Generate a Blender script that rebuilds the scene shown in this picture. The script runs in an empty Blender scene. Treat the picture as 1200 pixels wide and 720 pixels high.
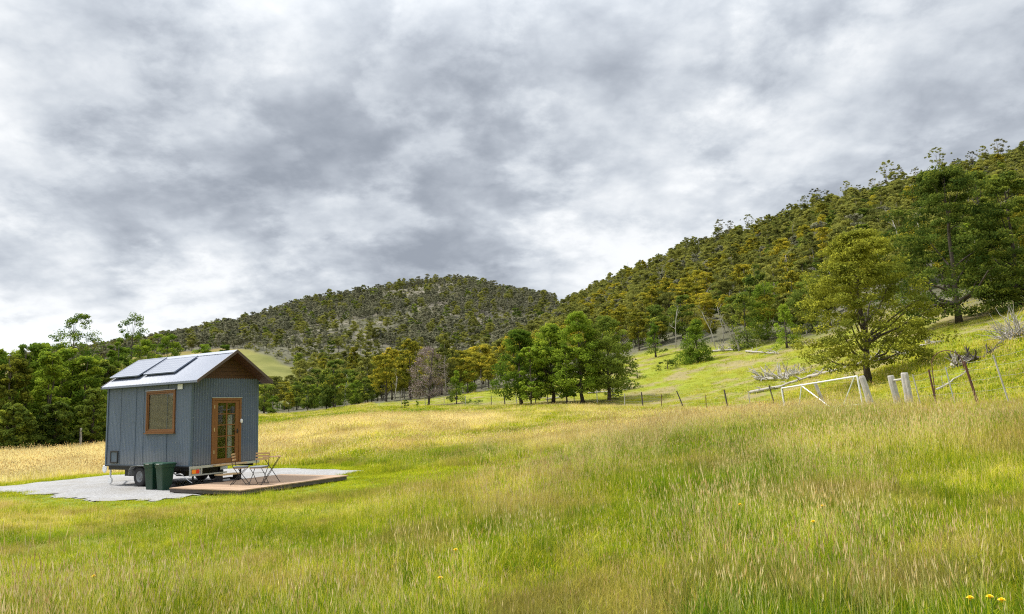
import bpy, math, random
import numpy as np
from mathutils import Vector, Matrix

rad = math.radians
SC = bpy.context.scene
COL = SC.collection

# ------------------------------------------------------------------ camera
F_PX, PITCH, ROLL, ZC = 866.0, rad(7.827), rad(2.014), 1.988
cam_d = bpy.data.cameras.new('camera')
cam_d.sensor_width = 36.0
cam_d.lens = 36.0 * F_PX / 1200.0
cam_d.clip_start, cam_d.clip_end = 0.1, 9000
cam = bpy.data.objects.new('camera', cam_d)
COL.objects.link(cam)
fw = Vector((0, math.cos(PITCH), math.sin(PITCH)))
up0 = Vector((0, -math.sin(PITCH), math.cos(PITCH)))
rt0 = Vector((1, 0, 0))
cr, sr = math.cos(ROLL), math.sin(ROLL)
rt = rt0 * cr - up0 * sr          # picture right
up = rt0 * sr + up0 * cr
m = Matrix((rt, up, -fw)).transposed().to_4x4()
m.translation = (0, 0, ZC)
cam.matrix_world = m
SC.camera = cam

def ray(px, py):
    a, b = px - 600.0, 360.0 - py
    X, Y = a * cr + b * sr, -a * sr + b * cr
    c, s = math.cos(PITCH), math.sin(PITCH)
    d = np.array([X, F_PX * c - Y * s, F_PX * s + Y * c])
    return d / math.hypot(d[0], d[1])
def az_of(px, py=455):
    d = ray(px, py); return math.atan2(d[0], d[1])

# ------------------------------------------------------------------ light, exposure
SUN_EL, SUN_AZ = rad(56), rad(-68)        # azimuth clockwise from +Y, the sun stands to the left
sun_d = bpy.data.lights.new('sun', 'SUN')
sun_d.energy = 4.2
sun_d.angle = rad(6)
sun_d.color = (1.0, 0.955, 0.88)
sun = bpy.data.objects.new('sun', sun_d); COL.objects.link(sun)
sdir = Vector((math.sin(SUN_AZ) * math.cos(SUN_EL), math.cos(SUN_AZ) * math.cos(SUN_EL), math.sin(SUN_EL)))
sun.rotation_euler = (-sdir).to_track_quat('-Z', 'Y').to_euler()
vs = SC.view_settings
vs.view_transform = 'Standard'; vs.look = 'None'; vs.gamma = 1.0; vs.use_curve_mapping = False
vs.exposure = 0.42
SC.cycles.use_denoising = False; SC.cycles.filter_width = 1.15; SC.cycles.sample_clamp_indirect = 4.0
SC.cycles.max_bounces = 5; SC.cycles.diffuse_bounces = 3; SC.cycles.glossy_bounces = 2; SC.cycles.transmission_bounces = 3; SC.cycles.transparent_max_bounces = 4
SC.cycles.caustics_reflective = False; SC.cycles.caustics_refractive = False

# ------------------------------------------------------------------ node helper
class NT:
    def __init__(s, tree): s.t = tree; s.t.nodes.clear()
    def n(s, typ, **kw):
        nd = s.t.nodes.new(typ)
        for k, v in kw.items():
            if k.startswith('i_'):
                key = k[2:]
                key = int(key) if key.isdigit() else key.replace('_', ' ')
                nd.inputs[key].default_value = v
            else: setattr(nd, k, v)
        return nd
    def l(s, a, b): s.t.links.new(a, b)
    def math(s, op, a, b=None, c=None, clamp=False):
        nd = s.t.nodes.new('ShaderNodeMath'); nd.operation = op; nd.use_clamp = clamp
        for i, v in enumerate((a, b, c)):
            if v is None: continue
            if isinstance(v, (int, float)): nd.inputs[i].default_value = v
            else: s.l(v, nd.inputs[i])
        return nd.outputs[0]
    def vmath(s, op, a, b=None, out=0):
        nd = s.t.nodes.new('ShaderNodeVectorMath'); nd.operation = op
        for i, v in enumerate((a, b)):
            if v is None: continue
            if isinstance(v, (tuple, list)): nd.inputs[i].default_value = v
            elif isinstance(v, (int, float)): nd.inputs['Scale'].default_value = v
            else: s.l(v, nd.inputs[i])
        return nd.outputs[out]
    def noise(s, vec, scale, detail=4, rough=.55, dist=0.0, out='Fac'):
        nd = s.t.nodes.new('ShaderNodeTexNoise')
        nd.inputs['Scale'].default_value = scale; nd.inputs['Detail'].default_value = detail
        nd.inputs['Roughness'].default_value = rough; nd.inputs['Distortion'].default_value = dist
        if vec is not None: s.l(vec, nd.inputs['Vector'])
        return nd.outputs[out]
    def ramp(s, fac, stops, interp='LINEAR'):
        nd = s.t.nodes.new('ShaderNodeValToRGB'); cr_ = nd.color_ramp; cr_.interpolation = interp
        while len(cr_.elements) < len(stops): cr_.elements.new(.5)
        for e_, (p, c) in zip(cr_.elements, stops):
            e_.position = p
            e_.color = (*c, 1) if len(c) == 3 else c
        s.l(fac, nd.inputs[0]); return nd.outputs[0]
    def mix(s, fac, a, b, mode='MIX'):
        nd = s.t.nodes.new('ShaderNodeMix'); nd.data_type = 'RGBA'; nd.blend_type = mode
        for key, v in ((0, fac), (6, a), (7, b)):
            if isinstance(v, (int, float)): nd.inputs[key].default_value = v
            elif isinstance(v, (tuple, list)): nd.inputs[key].default_value = (*v, 1)
            else: s.l(v, nd.inputs[key])
        return nd.outputs[2]

# ------------------------------------------------------------------ world: Nishita sky behind a deck of broken cloud
w = bpy.data.worlds.new('World'); SC.world = w; w.use_nodes = True
T = NT(w.node_tree)
sky = T.n('ShaderNodeTexSky', sky_type='NISHITA', sun_disc=False, sun_elevation=SUN_EL, sun_rotation=SUN_AZ)
tc = T.n('ShaderNodeTexCoord')
dirv = T.vmath('NORMALIZE', tc.outputs['Generated'])
sep = T.n('ShaderNodeSeparateXYZ'); T.l(dirv, sep.inputs[0])
zz = T.math('ADD', T.math('MAXIMUM', sep.outputs[2], 0.0), 0.34)
inv = T.math('DIVIDE', 1.0, zz)
cp = T.vmath('SCALE', dirv, None); T.t.nodes[-1]; 
nd = cp.node; T.l(inv, nd.inputs['Scale'])
comb = T.n('ShaderNodeCombineXYZ'); s2 = T.n('ShaderNodeSeparateXYZ'); T.l(cp, s2.inputs[0])
T.l(s2.outputs[0], comb.inputs[0]); T.l(T.math('MULTIPLY', s2.outputs[1], 1.0), comb.inputs[1]); comb.inputs[2].default_value = 3.7
big = T.noise(comb.outputs[0], 1.7, 3, .5, .1)
mid = T.noise(comb.outputs[0], 4.4, 8, .56, .12)
fine = T.math('ABSOLUTE', T.math('SUBTRACT', T.noise(comb.outputs[0], 7.5, 5, .5, .1), .5))
dens = T.math('ADD', T.math('MULTIPLY', T.math('SUBTRACT', big, .5), 1.3), T.math('MULTIPLY', T.math('SUBTRACT', mid, .5), 1.35))
dens = T.math('ADD', dens, T.math('MULTIPLY', T.math('SUBTRACT', fine, .09), -.9))
edg = T.noise(comb.outputs[0], 2.4, 10, .60, .1)
edg = T.ramp(edg, [(.44, (0, 0, 0)), (.56, (1, 1, 1))], 'EASE')
dens = T.math('ADD', dens, T.math('MULTIPLY', T.math('SUBTRACT', edg, .5), .26))
# large cloud masses, each given by the direction it lies in (amount > 0: thick and grey, < 0: thin and bright)
warp = T.noise(comb.outputs[0], 4.5, 3, .6, .0, 'Color')
dw = T.vmath('NORMALIZE', T.vmath('ADD', dirv, T.vmath('SCALE', T.vmath('SUBTRACT', warp, (.5, .5, .5)), .24)))
BLOBS = [(480, 245, .16, .18), (330, 265, .12, .20), (600, 230, .12, .12), (60, 215, .12, .20), (220, 330, .05, .12), (330, 130, .22, .14),
         (60, 300, .05, .10), (1090, 110, .22, .20), (780, 40, .11, .12), (700, 190, .09, -.22), (830, 270, .13, -.14), (560, 190, .2, .04),
         (640, 290, .06, -.25), (20, 150, .10, -.14), (120, 370, .10, -.30), (60, 395, .12, -.25), (250, 300, .05, -.15), (400, 320, .09, -.20), (880, 40, .07, -.22), (300, 20, .06, -.15), (540, 50, .12, .10),
         (300, 350, .08, -.12), (1010, 190, .1, .10)]
for px, py, sg, am in BLOBS:
    d = ray(px, py); d = d / np.linalg.norm(d)
    dt = T.vmath('DOT_PRODUCT', dw, tuple(float(v) for v in d), out=1)
    k = 1.0 / (sg * sg)
    g_ = T.math('EXPONENT', T.math('MULTIPLY', T.math('SUBTRACT', dt, 1.0), k))
    dens = T.math('ADD', dens, T.math('MULTIPLY', g_, am))
ccol = T.ramp(T.math('ADD', T.math('MULTIPLY', dens, .80), .405), [(0.0, (.90, .91, .92)), (.26, (.74, .76, .78)), (.5, (.53, .57, .62)), (.72, (.38, .415, .47)), (1.0, (.24, .27, .32))], 'B_SPLINE')
# an overcast sky is brightest overhead
zen = T.math('ADD', 1.0, T.math('MULTIPLY', T.math('SMOOTH_MAX', T.math('SUBTRACT', sep.outputs[2], .45), 0.0, .1), 2.6))
vz = T.vmath('SCALE', ccol, None); T.l(zen, vz.node.inputs['Scale'])
bg1 = T.n('ShaderNodeBackground'); bg1.inputs[1].default_value = 0.09; T.l(sky.outputs[0], bg1.inputs[0])
bg2 = T.n('ShaderNodeBackground'); bg2.inputs[1].default_value = 0.96; T.l(vz, bg2.inputs[0])
mx = T.n('ShaderNodeMixShader')
cover = T.math('ADD', T.math('MULTIPLY', dens, .6), 1.12, clamp=True)
T.l(cover, mx.inputs[0]); T.l(bg1.outputs[0], mx.inputs[1]); T.l(bg2.outputs[0], mx.inputs[2])
wo = T.n('ShaderNodeOutputWorld'); T.l(mx.outputs[0], wo.inputs[0])

# ------------------------------------------------------------------ noise in numpy
def _hash(ix, iy, seed):
    h = (ix.astype(np.int64) * 374761393 + iy.astype(np.int64) * 668265263 + seed * 1274126177) & 0x7fffffff
    h = ((h ^ (h >> 13)) * 1103515245) & 0x7fffffff
    return ((h ^ (h >> 16)) & 0xffff) / 65535.0
def vnoise(x, y, seed=0):
    ix, iy = np.floor(x), np.floor(y)
    fx, fy = x - ix, y - iy
    fx, fy = fx * fx * (3 - 2 * fx), fy * fy * (3 - 2 * fy)
    a, b = _hash(ix, iy, seed), _hash(ix + 1, iy, seed)
    c, d = _hash(ix, iy + 1, seed), _hash(ix + 1, iy + 1, seed)
    return (a * (1 - fx) + b * fx) * (1 - fy) + (c * (1 - fx) + d * fx) * fy
def fbm(x, y, seed=0, oct=4):
    s, a, t = 0, 1.0, 0
    for o in range(oct):
        s = s + a * vnoise(x * 2 ** o + 17.3 * o, y * 2 ** o - 9.1 * o, seed + o); t += a; a *= .5
    return s / t

# ------------------------------------------------------------------ terrain
AX = [-1100, -100, 60, 200, 320, 430, 540, 650, 760, 870, 980, 1090, 1200, 1320]
RR = [0.5, 3, 6, 10, 14, 18, 22, 28, 34]                        # near: heights given
NEAR = {
 -1100: [.39, .35, .3, .15, .05, 0, 0, 0, 0],
 -100: [.39, .38, .32, .2, .08, 0, 0, 0, 0],
 60:  [.39, .38, .34, .24, .10, .0, 0, 0, 0],
 200: [.39, .38, .36, .30, .16, .02, 0, 0, .02],
 320: [.39, .39, .38, .36, .24, .05, .0, 0, .06],
 430: [.39, .39, .40, .42, .34, .14, .04, .08, .22],
 540: [.39, .40, .42, .48, .46, .36, .26, .32, .48],
 650: [.39, .41, .44, .54, .58, .58, .56, .62, .72],
 760: [.39, .42, .47, .62, .74, .84, .90, .96, 1.0],
 870: [.39, .42, .50, .67, .85, 1.0, 1.12, 1.22, 1.27],
 980: [.39, .43, .52, .72, .95, 1.14, 1.30, 1.46, 1.66],
 1090:[.39, .43, .54, .76, 1.0, 1.22, 1.42, 1.72, 2.45],
 1200:[.39, .44, .55, .80, 1.08, 1.34, 1.56, 2.05, 3.2],
 1320:[.39, .45, .57, .88, 1.2, 1.55, 1.95, 2.9, 4.3]}
FAR = {                                                          # far: (range, picture row) of the ground
 -1100:[(62, 521), (80, 520), (150, 512), (250, 500), (350, 492), (500, 485), (700, 478), (1000, 485), (4000, 490)],
 -100:[(62, 529), (80, 525), (150, 512), (250, 490), (350, 465), (500, 445), (700, 436), (1000, 455), (4000, 490)],
 60:  [(62, 525), (80, 519), (150, 505), (250, 480), (300, 462), (350, 447), (420, 436), (550, 428), (700, 424), (1000, 450), (4000, 480)],
 200: [(62, 512), (80, 505), (150, 487), (250, 462), (300, 446), (350, 426), (420, 415), (550, 408), (700, 404), (1000, 440), (4000, 475)],
 320: [(62, 500), (90, 493), (130, 487), (180, 480), (250, 460), (300, 440), (350, 420), (420, 404), (550, 388), (700, 373), (850, 385), (1200, 430), (4000, 470)],
 430: [(50, 494), (70, 487), (100, 480), (130, 475), (180, 470), (260, 455), (350, 430), (450, 405), (600, 365), (720, 346), (900, 370), (1200, 430), (4000, 470)],
 540: [(50, 491), (70, 483), (95, 474), (120, 463), (180, 455), (260, 447), (350, 430), (450, 400), (600, 350), (720, 336), (900, 360), (1200, 430), (4000, 465)],
 650: [(50, 489), (75, 472), (100, 458), (130, 443), (200, 415), (300, 385), (400, 374), (480, 385), (600, 375), (740, 352), (900, 380), (1200, 430), (4000, 465)],
 760: [(45, 489), (68, 475), (90, 445), (130, 410), (180, 374), (250, 347), (330, 332), (400, 330), (500, 350), (700, 390), (1000, 420), (4000, 460)],
 870: [(43, 483), (52, 480), (70, 450), (105, 408), (160, 355), (220, 319), (300, 296), (350, 291), (450, 330), (700, 390), (1000, 420), (4000, 460)],
 980: [(42, 455), (60, 433), (90, 400), (130, 349), (190, 294), (250, 264), (310, 257), (420, 300), (700, 390), (1000, 420), (4000, 455)],
 1090:[(45, 415), (62, 388), (85, 350), (120, 310), (170, 268), (230, 238), (300, 227), (420, 280), (700, 380), (1000, 420), (4000, 450)],
 1200:[(45, 391), (60, 366), (85, 327), (120, 292), (170, 250), (230, 222), (310, 205), (420, 260), (700, 380), (1000, 420), (4000, 450)],
 1320:[(45, 370), (60, 340), (85, 303), (120, 268), (170, 225), (230, 192), (310, 172), (420, 230), (700, 370), (1000, 420), (4000, 445)]}

def pchip(x, y, xq):
    x, y = np.array(x, float), np.array(y, float)
    h = np.diff(x); dl = np.diff(y) / h
    d = np.zeros_like(y)
    for i in range(1, len(x) - 1):
        if dl[i - 1] * dl[i] > 0:
            w1, w2 = 2 * h[i] + h[i - 1], h[i] + 2 * h[i - 1]
            d[i] = (w1 + w2) / (w1 / dl[i - 1] + w2 / dl[i])
    d[0], d[-1] = dl[0], dl[-1]
    i = np.clip(np.searchsorted(x, xq) - 1, 0, len(x) - 2)
    t = np.clip((xq - x[i]) / h[i], 0, 1)
    return ((2 * t**3 - 3 * t**2 + 1) * y[i] + (t**3 - 2 * t**2 + t) * h[i] * d[i]
            + (-2 * t**3 + 3 * t**2) * y[i + 1] + (t**3 - t**2) * h[i] * d[i + 1])
NU = 500
U0, U1 = math.log(.5), math.log(4000)
UG = np.linspace(U0, U1, NU)
cols_az, cols_z = [], []
for px in AX:
    r = list(RR); z = list(NEAR[px])
    for rr, py in FAR[px]:
        pxx = max(-100, px)
        z.append(ZC + rr * float(ray(pxx, py)[2])); r.append(rr)
    cols_z.append(pchip(np.log(r), z, UG))
    cols_az.append(az_of(px) if px > -1000 else rad(-100))
# close the circle behind the viewer
back = pchip(np.log([.5, 3, 10, 30, 80, 200, 600, 4000]), [.39, .4, .5, .9, 2.5, 6, 18, 0], UG)
side = pchip(np.log([.5, 3, 10, 30, 80, 200, 350, 600, 4000]), [.39, .45, 1.0, 3.8, 14, 50, 84, 60, 0], UG)
cols_az += [rad(85), rad(150), rad(260)]
cols_z += [side, back, cols_z[0]]
NAZ = 1440
AG = np.linspace(-180, 180, NAZ, endpoint=False) * math.pi / 180
ca = np.array(cols_az); o_ = np.argsort(ca); ca = ca[o_]; cz = np.array(cols_z)[o_]
ca2 = np.concatenate([ca, ca[:2] + 2 * math.pi]); cz2 = np.concatenate([cz, cz[:2]])
HG = np.zeros((NAZ, NU))
aq = np.where(AG < ca2[0], AG + 2 * math.pi, AG)
for j in range(NU):
    HG[:, j] = pchip(ca2, cz2[:, j], aq)
kern = np.exp(-.5 * (np.arange(-14, 15) / 5.0) ** 2); kern /= kern.sum()
HG = sum(kk * np.roll(HG, i - 14, axis=0) for i, kk in enumerate(kern))

CA = np.array([-9.5235, 21.885]); YAW = rad(31.21)
EV = np.array([-math.cos(YAW), math.sin(YAW)]); GV = np.array([math.sin(YAW), math.cos(YAW)])
def loc2w(s, t): return CA + EV * s + GV * t
PAD = np.array([(-40, 33), (-26, 26), (-17, 23.9), (-15.9, 23.1), (-12.8, 21.1), (-10.6, 19.5), (-9.2, 19.0), (-8.7, 19.6), (-8.2, 21.1), (-6.2, 23.2), (-5.3, 26.6),
                (-8.9, 29.3), (-11, 30.4), (-15.9, 29.0), (-16.6, 26.8), (-17.5, 25.4), (-26, 28.0), (-40, 35.2)])
def poly_dist(x, y, P):
    "signed distance to a polygon, negative inside"
    d = np.full(np.shape(x), 1e9); inside = np.zeros(np.shape(x), bool)
    n = len(P)
    for i in range(n):
        a, b = P[i], P[(i + 1) % n]
        ex, ey = b - a
        t = np.clip(((x - a[0]) * ex + (y - a[1]) * ey) / (ex * ex + ey * ey), 0, 1)
        d = np.minimum(d, np.hypot(x - a[0] - t * ex, y - a[1] - t * ey))
        c = ((a[1] > y) != (b[1] > y)) & (x < (b[0] - a[0]) * (y - a[1]) / (b[1] - a[1] + 1e-12) + a[0])
        inside ^= c
    return np.where(inside, -d, d)
def sstep(a, b, x):
    t = np.clip((x - a) / (b - a), 0, 1); return t * t * (3 - 2 * t)
def H(x, y):
    x, y = np.asarray(x, float), np.asarray(y, float)
    r = np.maximum(np.hypot(x, y), .5); a = np.arctan2(x, y)
    u = np.clip((np.log(r) - U0) / (U1 - U0) * (NU - 1), 0, NU - 1.001); iu = u.astype(int); fu = u - iu
    v = (a + math.pi) / (2 * math.pi) * NAZ; iv = np.floor(v).astype(int); fv = v - iv
    i0, i1 = iv % NAZ, (iv + 1) % NAZ
    z = (HG[i0, iu] * (1 - fu) + HG[i0, iu + 1] * fu) * (1 - fv) + (HG[i1, iu] * (1 - fu) + HG[i1, iu + 1] * fu) * fv
    z = z + (fbm(x / 5, y / 5, 3, 3) - .5) * .10 * sstep(4, 20, r)
    z = z + (fbm(x / 22, y / 22, 5, 3) - .5) * 1.1 * sstep(40, 110, r)
    z = z + (fbm(x / 70, y / 70, 8, 4) - .5) * 13 * sstep(160, 420, r)
    pd = poly_dist(x, y, PAD)
    return z * sstep(.2, 3.5, pd)
def Hs(x, y): return float(H(np.array([x]), np.array([y]))[0])
def at(px, r, py=455):
    a = az_of(px, py); x, y = r * math.sin(a), r * math.cos(a)
    return x, y, Hs(x, y)

# forest edge and other zones, by azimuth
FEX = [-400, -100, 60, 125, 200, 300, 430, 480, 560, 620, 700, 760, 820, 870, 940, 1000, 1060, 1120, 1200, 1400]
FER = [55, 62, 62, 66, 84, 130, 132, 126, 122, 124, 126, 130, 120, 112, 100, 94, 86, 76, 70, 60]
FEA = np.array([az_of(p) for p in FEX])
def edge_r(a): return np.interp(a, FEA, FER)
A_ = {p: az_of(p) for p in (100, 180, 225, 300, 352, 400, 480, 560, 660, 700)}
def clearing(x, y):
    a = np.arctan2(x, y); r = np.hypot(x, y)
    n = (fbm(x / 25, y / 25, 21, 3) - .5)
    right = A_[352] - .005 - .10 * sstep(290, 450, r) + n * .03
    left = A_[100] - .1
    return sstep(-.012, .0, right - a) * sstep(0, .03, a - left) * sstep(195, 215, r + n * 30) * sstep(436, 415, r + n * 40)

def dryness(x, y):
    "0 green .. 1 straw, the meadow's own patches"
    r = np.hypot(x, y); a = np.arctan2(x, y)
    d = .465 + (fbm(x / 3.2, y / 3.2, 31, 4) - .5) * .75 + (fbm(x / 11, y / 11, 37, 3) - .5) * .55
    far = sstep(32, 45, r) * sstep(.45, .1, a)
    d = d + far * (-.02 + (fbm(x / 30, y / 9, 41, 3) - .5) * .6)
    lf = sstep(az_of(640), az_of(520), a)
    wob = (fbm(x / 14, y / 14, 43, 2) - .5) * 9
    d = d - .22 * lf * np.exp(-((r - 31 + wob * .4) / 4.5) ** 2) + .52 * lf * np.exp(-((r - 48 + wob) / 10.) ** 2) - .12 * lf * np.exp(-((r - 78 + wob) / 12.) ** 2)
    # pale seeding stripe along the brow of the rise
    aa = np.array([az_of(p) for p in (560, 640, 760, 860, 960, 1200)]); rr = np.interp(a, aa, [24, 27, 30, 32, 24, 14])
    d = d + .40 * np.exp(-((r - rr) / 3.2) ** 2) * sstep(az_of(560), az_of(650), a) * sstep(az_of(960), az_of(870), a)
    # straw on the left beyond the pad
    d = d + .55 * sstep(az_of(200), az_of(100), a) * sstep(28, 36, r)
    d = d - .20 * sstep(12, 5, r)
    # cropped green hill beyond the fence
    return d
PADL = PAD
LAWN = np.array([(-6.5, 20.2), (-3.2, 18.2), (0.4, 20.0), (3.0, 22.6), (-1, 23.2), (-5.2, 25.6), (-6, 24)])
def lawn_mask(x, y):
    pd = poly_dist(x, y, PAD); l2 = poly_dist(x, y, LAWN)
    n = (fbm(x / 1.5, y / 1.5, 51, 3) - .5) * 1.2
    return np.maximum(sstep(1.9, .9, pd + n), sstep(.6, -.4, l2 + n))
# the fence line (world points along it)
FP = [at(p, r) for p, r in ((440, 112), (520, 96), (575, 88), (640, 78), (700, 72), (752, 67), (797, 60), (850, 53), (905, 43), (1012, 31), (1055, 28.5), (1093, 26.5), (1140, 25), (1185, 24.2), (1320, 21), (1600, 16))]
FPA = np.array([math.atan2(p[0], p[1]) for p in FP]); FPR = np.array([math.hypot(p[0], p[1]) for p in FP])
def beyond_fence(x, y):
    a = np.arctan2(x, y); r = np.hypot(x, y)
    return sstep(-1.0, 1.5, r - np.interp(a, FPA, FPR)) * (a > FPA[0])

GREEN, MIDG, STRAW = np.array([.12, .16, .018]), np.array([.24, .23, .035]), np.array([.40, .31, .10])
def grasscol(d):
    d = np.clip(d, 0, 1)[..., None]
    return np.where(d < .5, GREEN + (MIDG - GREEN) * d * 2, MIDG + (STRAW - MIDG) * (d - .5) * 2)
def groundcol(x, y):
    r = np.hypot(x, y); a = np.arctan2(x, y)
    c = grasscol(dryness(x, y)) * .85
    lm = lawn_mask(x, y)[..., None]
    c = c * (1 - lm) + np.array([.17, .22, .035]) * lm
    bf = beyond_fence(x, y)[..., None]
    n1 = fbm(x / 4, y / 4, 61, 4)[..., None]
    hill = np.array([.19, .235, .022]) * (1 - n1 * .3) + np.array([.08, .05, .01]) * n1
    n2 = fbm(x / 2.6 + 3, y / 2.6, 67, 5)[..., None]
    litter = np.array([.24, .19, .105])
    lit = .8 * sstep(.53, .66, n2 + .07 * sstep(.40, .55, a)[..., None]) * (1 - .9 * (sstep(46, 36, r) * sstep(.25, .40, a))[..., None])
    er = edge_r(a)
    lit = np.maximum(lit, .75 * sstep(3.5, 0, np.abs(r - np.interp(a, FPA, FPR) - 2.0))[..., None] * (a < az_of(760))[..., None])
    lit = np.maximum(lit, sstep(20, 2, er - r)[..., None] * (a > az_of(1010))[..., None] * sstep(.25, .5, n1) * .85)
    hill = hill * (1 - lit) + litter * lit
    c = c * (1 - bf) + hill * bf
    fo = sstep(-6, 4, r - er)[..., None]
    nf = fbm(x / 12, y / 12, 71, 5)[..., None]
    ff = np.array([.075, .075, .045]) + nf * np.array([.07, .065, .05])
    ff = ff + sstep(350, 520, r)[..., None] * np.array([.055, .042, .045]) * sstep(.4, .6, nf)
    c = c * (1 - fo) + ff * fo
    cl = clearing(x, y)[..., None]
    c = c * (1 - cl) + (np.array([.085, .10, .022]) + fbm(x / 9, y / 9, 73, 5)[..., None] * np.array([.14, .115, .045]) + sstep(350, 430, r)[..., None] * np.array([.03, -.02, 0])) * cl
    return c

def new_mesh(name, V, Fs, colors=None, attrs=None, mat=None, smooth=False, uvs=None):
    """V (n,3); Fs list of (m,k) index arrays"""
    me = bpy.data.meshes.new(name)
    V = np.asarray(V, np.float32)
    if not isinstance(Fs, list): Fs = [Fs]
    Fs = [np.asarray(f_, np.int32) for f_ in Fs if len(f_)]
    me.vertices.add(len(V)); me.vertices.foreach_set('co', V.ravel())
    tot = sum(f_.size for f_ in Fs); npoly = sum(len(f_) for f_ in Fs)
    me.loops.add(tot); me.loops.foreach_set('vertex_index', np.concatenate([f_.ravel() for f_ in Fs]))
    me.polygons.add(npoly)
    ls, st = [], 0
    for f_ in Fs:
        k = f_.shape[1]; ls.append(st + np.arange(len(f_)) * k); st += f_.size
    me.polygons.foreach_set('loop_start', np.concatenate(ls).astype(np.int32))
    me.polygons.foreach_set('use_smooth', np.full(npoly, bool(smooth)))
    me.update(calc_edges=True)
    if colors is not None:
        ca_ = me.color_attributes.new('Col', 'FLOAT_COLOR', 'POINT')
        c4 = np.ones((len(V), 4), np.float32); c4[:, :3] = colors; ca_.data.foreach_set('color', c4.ravel())
    for k, v in (attrs or {}).items():
        at_ = me.attributes.new(k, 'FLOAT', 'POINT'); at_.data.foreach_set('value', np.asarray(v, np.float32))
    if mat: me.materials.append(mat)
    return me
def link(name, me, parent=None, loc=None, rot=None, **props):
    o = bpy.data.objects.new(name, me); COL.objects.link(o)
    if parent: o.parent = parent
    if loc is not None: o.location = loc
    if rot is not None: o.rotation_euler = rot
    for k, v in props.items(): o[k] = v
    return o
def thing(name, label, cat, loc=(0, 0, 0), rz=0, group=None):
    o = link(name, None, None, loc, (0, 0, rz), label=label, category=cat)
    o.empty_display_size = .2
    if group: o['group'] = group
    return o

# ------------------------------------------------------------------ materials
def pmat(name, build):
    mt = bpy.data.materials.new(name); mt.use_nodes = True
    t = NT(mt.node_tree); out = t.n('ShaderNodeOutputMaterial')
    sh = build(t); t.l(sh, out.inputs[0]); return mt
def princ(t, col, rough=.6, metal=0.0, bump=None, bstr=.3, bdist=.01, spec=.4):
    p = t.n('ShaderNodeBsdfPrincipled')
    if isinstance(col, (tuple, list)): p.inputs['Base Color'].default_value = (*col, 1)
    else: t.l(col, p.inputs['Base Color'])
    if isinstance(rough, (int, float)): p.inputs['Roughness'].default_value = rough
    else: t.l(rough, p.inputs['Roughness'])
    p.inputs['Metallic'].default_value = metal
    p.inputs['Specular IOR Level'].default_value = spec
    if bump is not None:
        b = t.n('ShaderNodeBump'); b.inputs['Strength'].default_value = bstr; b.inputs['Distance'].default_value = bdist
        t.l(bump, b.inputs['Height']); t.l(b.outputs[0], p.inputs['Normal'])
    return p.outputs[0]
def tinted(name, col, rough=.6, metal=0.0, var=.25, scale=6.0, bstr=.15, spec=.4):
    def b(t):
        g = t.n('ShaderNodeTexCoord'); n_ = t.noise(g.outputs['Object'], scale, 6, .6)
        c = t.mix(n_, tuple(v * (1 - var) for v in col), tuple(min(1, v * (1 + var)) for v in col))
        return princ(t, c, rough, metal, n_, bstr, .01, spec)
    return pmat(name, b)
def diff_trans(t, col, tr=.35):
    d = t.n('ShaderNodeBsdfDiffuse'); t.l(col, d.inputs[0])
    x = t.n('ShaderNodeBsdfTranslucent'); t.l(col, x.inputs[0])
    m_ = t.n('ShaderNodeMixShader'); m_.inputs[0].default_value = tr
    t.l(d.outputs[0], m_.inputs[1]); t.l(x.outputs[0], m_.inputs[2]); return m_.outputs[0]

def b_ground(t):
    a = t.n('ShaderNodeVertexColor', layer_name='Col'); g = t.n('ShaderNodeNewGeometry')
    n1 = t.noise(g.outputs['Position'], 2.2, 8, .7)
    n2 = t.noise(g.outputs['Position'], .25, 8, .65)
    f = t.math('ADD', t.math('MULTIPLY', n1, 1.0), t.math('MULTIPLY', n2, .7))
    f = t.math('ADD', t.math('MULTIPLY', f, .8), .34)
    v = t.vmath('SCALE', a.outputs[0], None); t.l(f, v.node.inputs['Scale'])
    return princ(t, v, .95, 0, n1, .8, .15, .1)
M_ground = pmat('ground', b_ground)

def b_gravel(t):
    g = t.n('ShaderNodeNewGeometry')
    v = t.n('ShaderNodeTexVoronoi'); v.inputs['Scale'].default_value = 26; t.l(g.outputs['Position'], v.inputs['Vector'])
    big_ = t.noise(g.outputs['Position'], .9, 6, .65); sm = t.noise(g.outputs['Position'], 12, 5, .7)
    c = t.mix(t.math('MULTIPLY', v.outputs['Color'], 1.0), (.13, .13, .132), (.40, .40, .405))
    c = t.mix(t.ramp(big_, [(.42, (0, 0, 0)), (.72, (1, 1, 1))]), c, (.20, .185, .155))
    c = t.mix(t.math('MULTIPLY', sm, .5), c, (.42, .42, .425))
    return princ(t, c, .9, 0, t.math('ADD', v.outputs['Distance'], sm), .6, .03, .2)
M_gravel = pmat('gravel', b_gravel)

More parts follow.
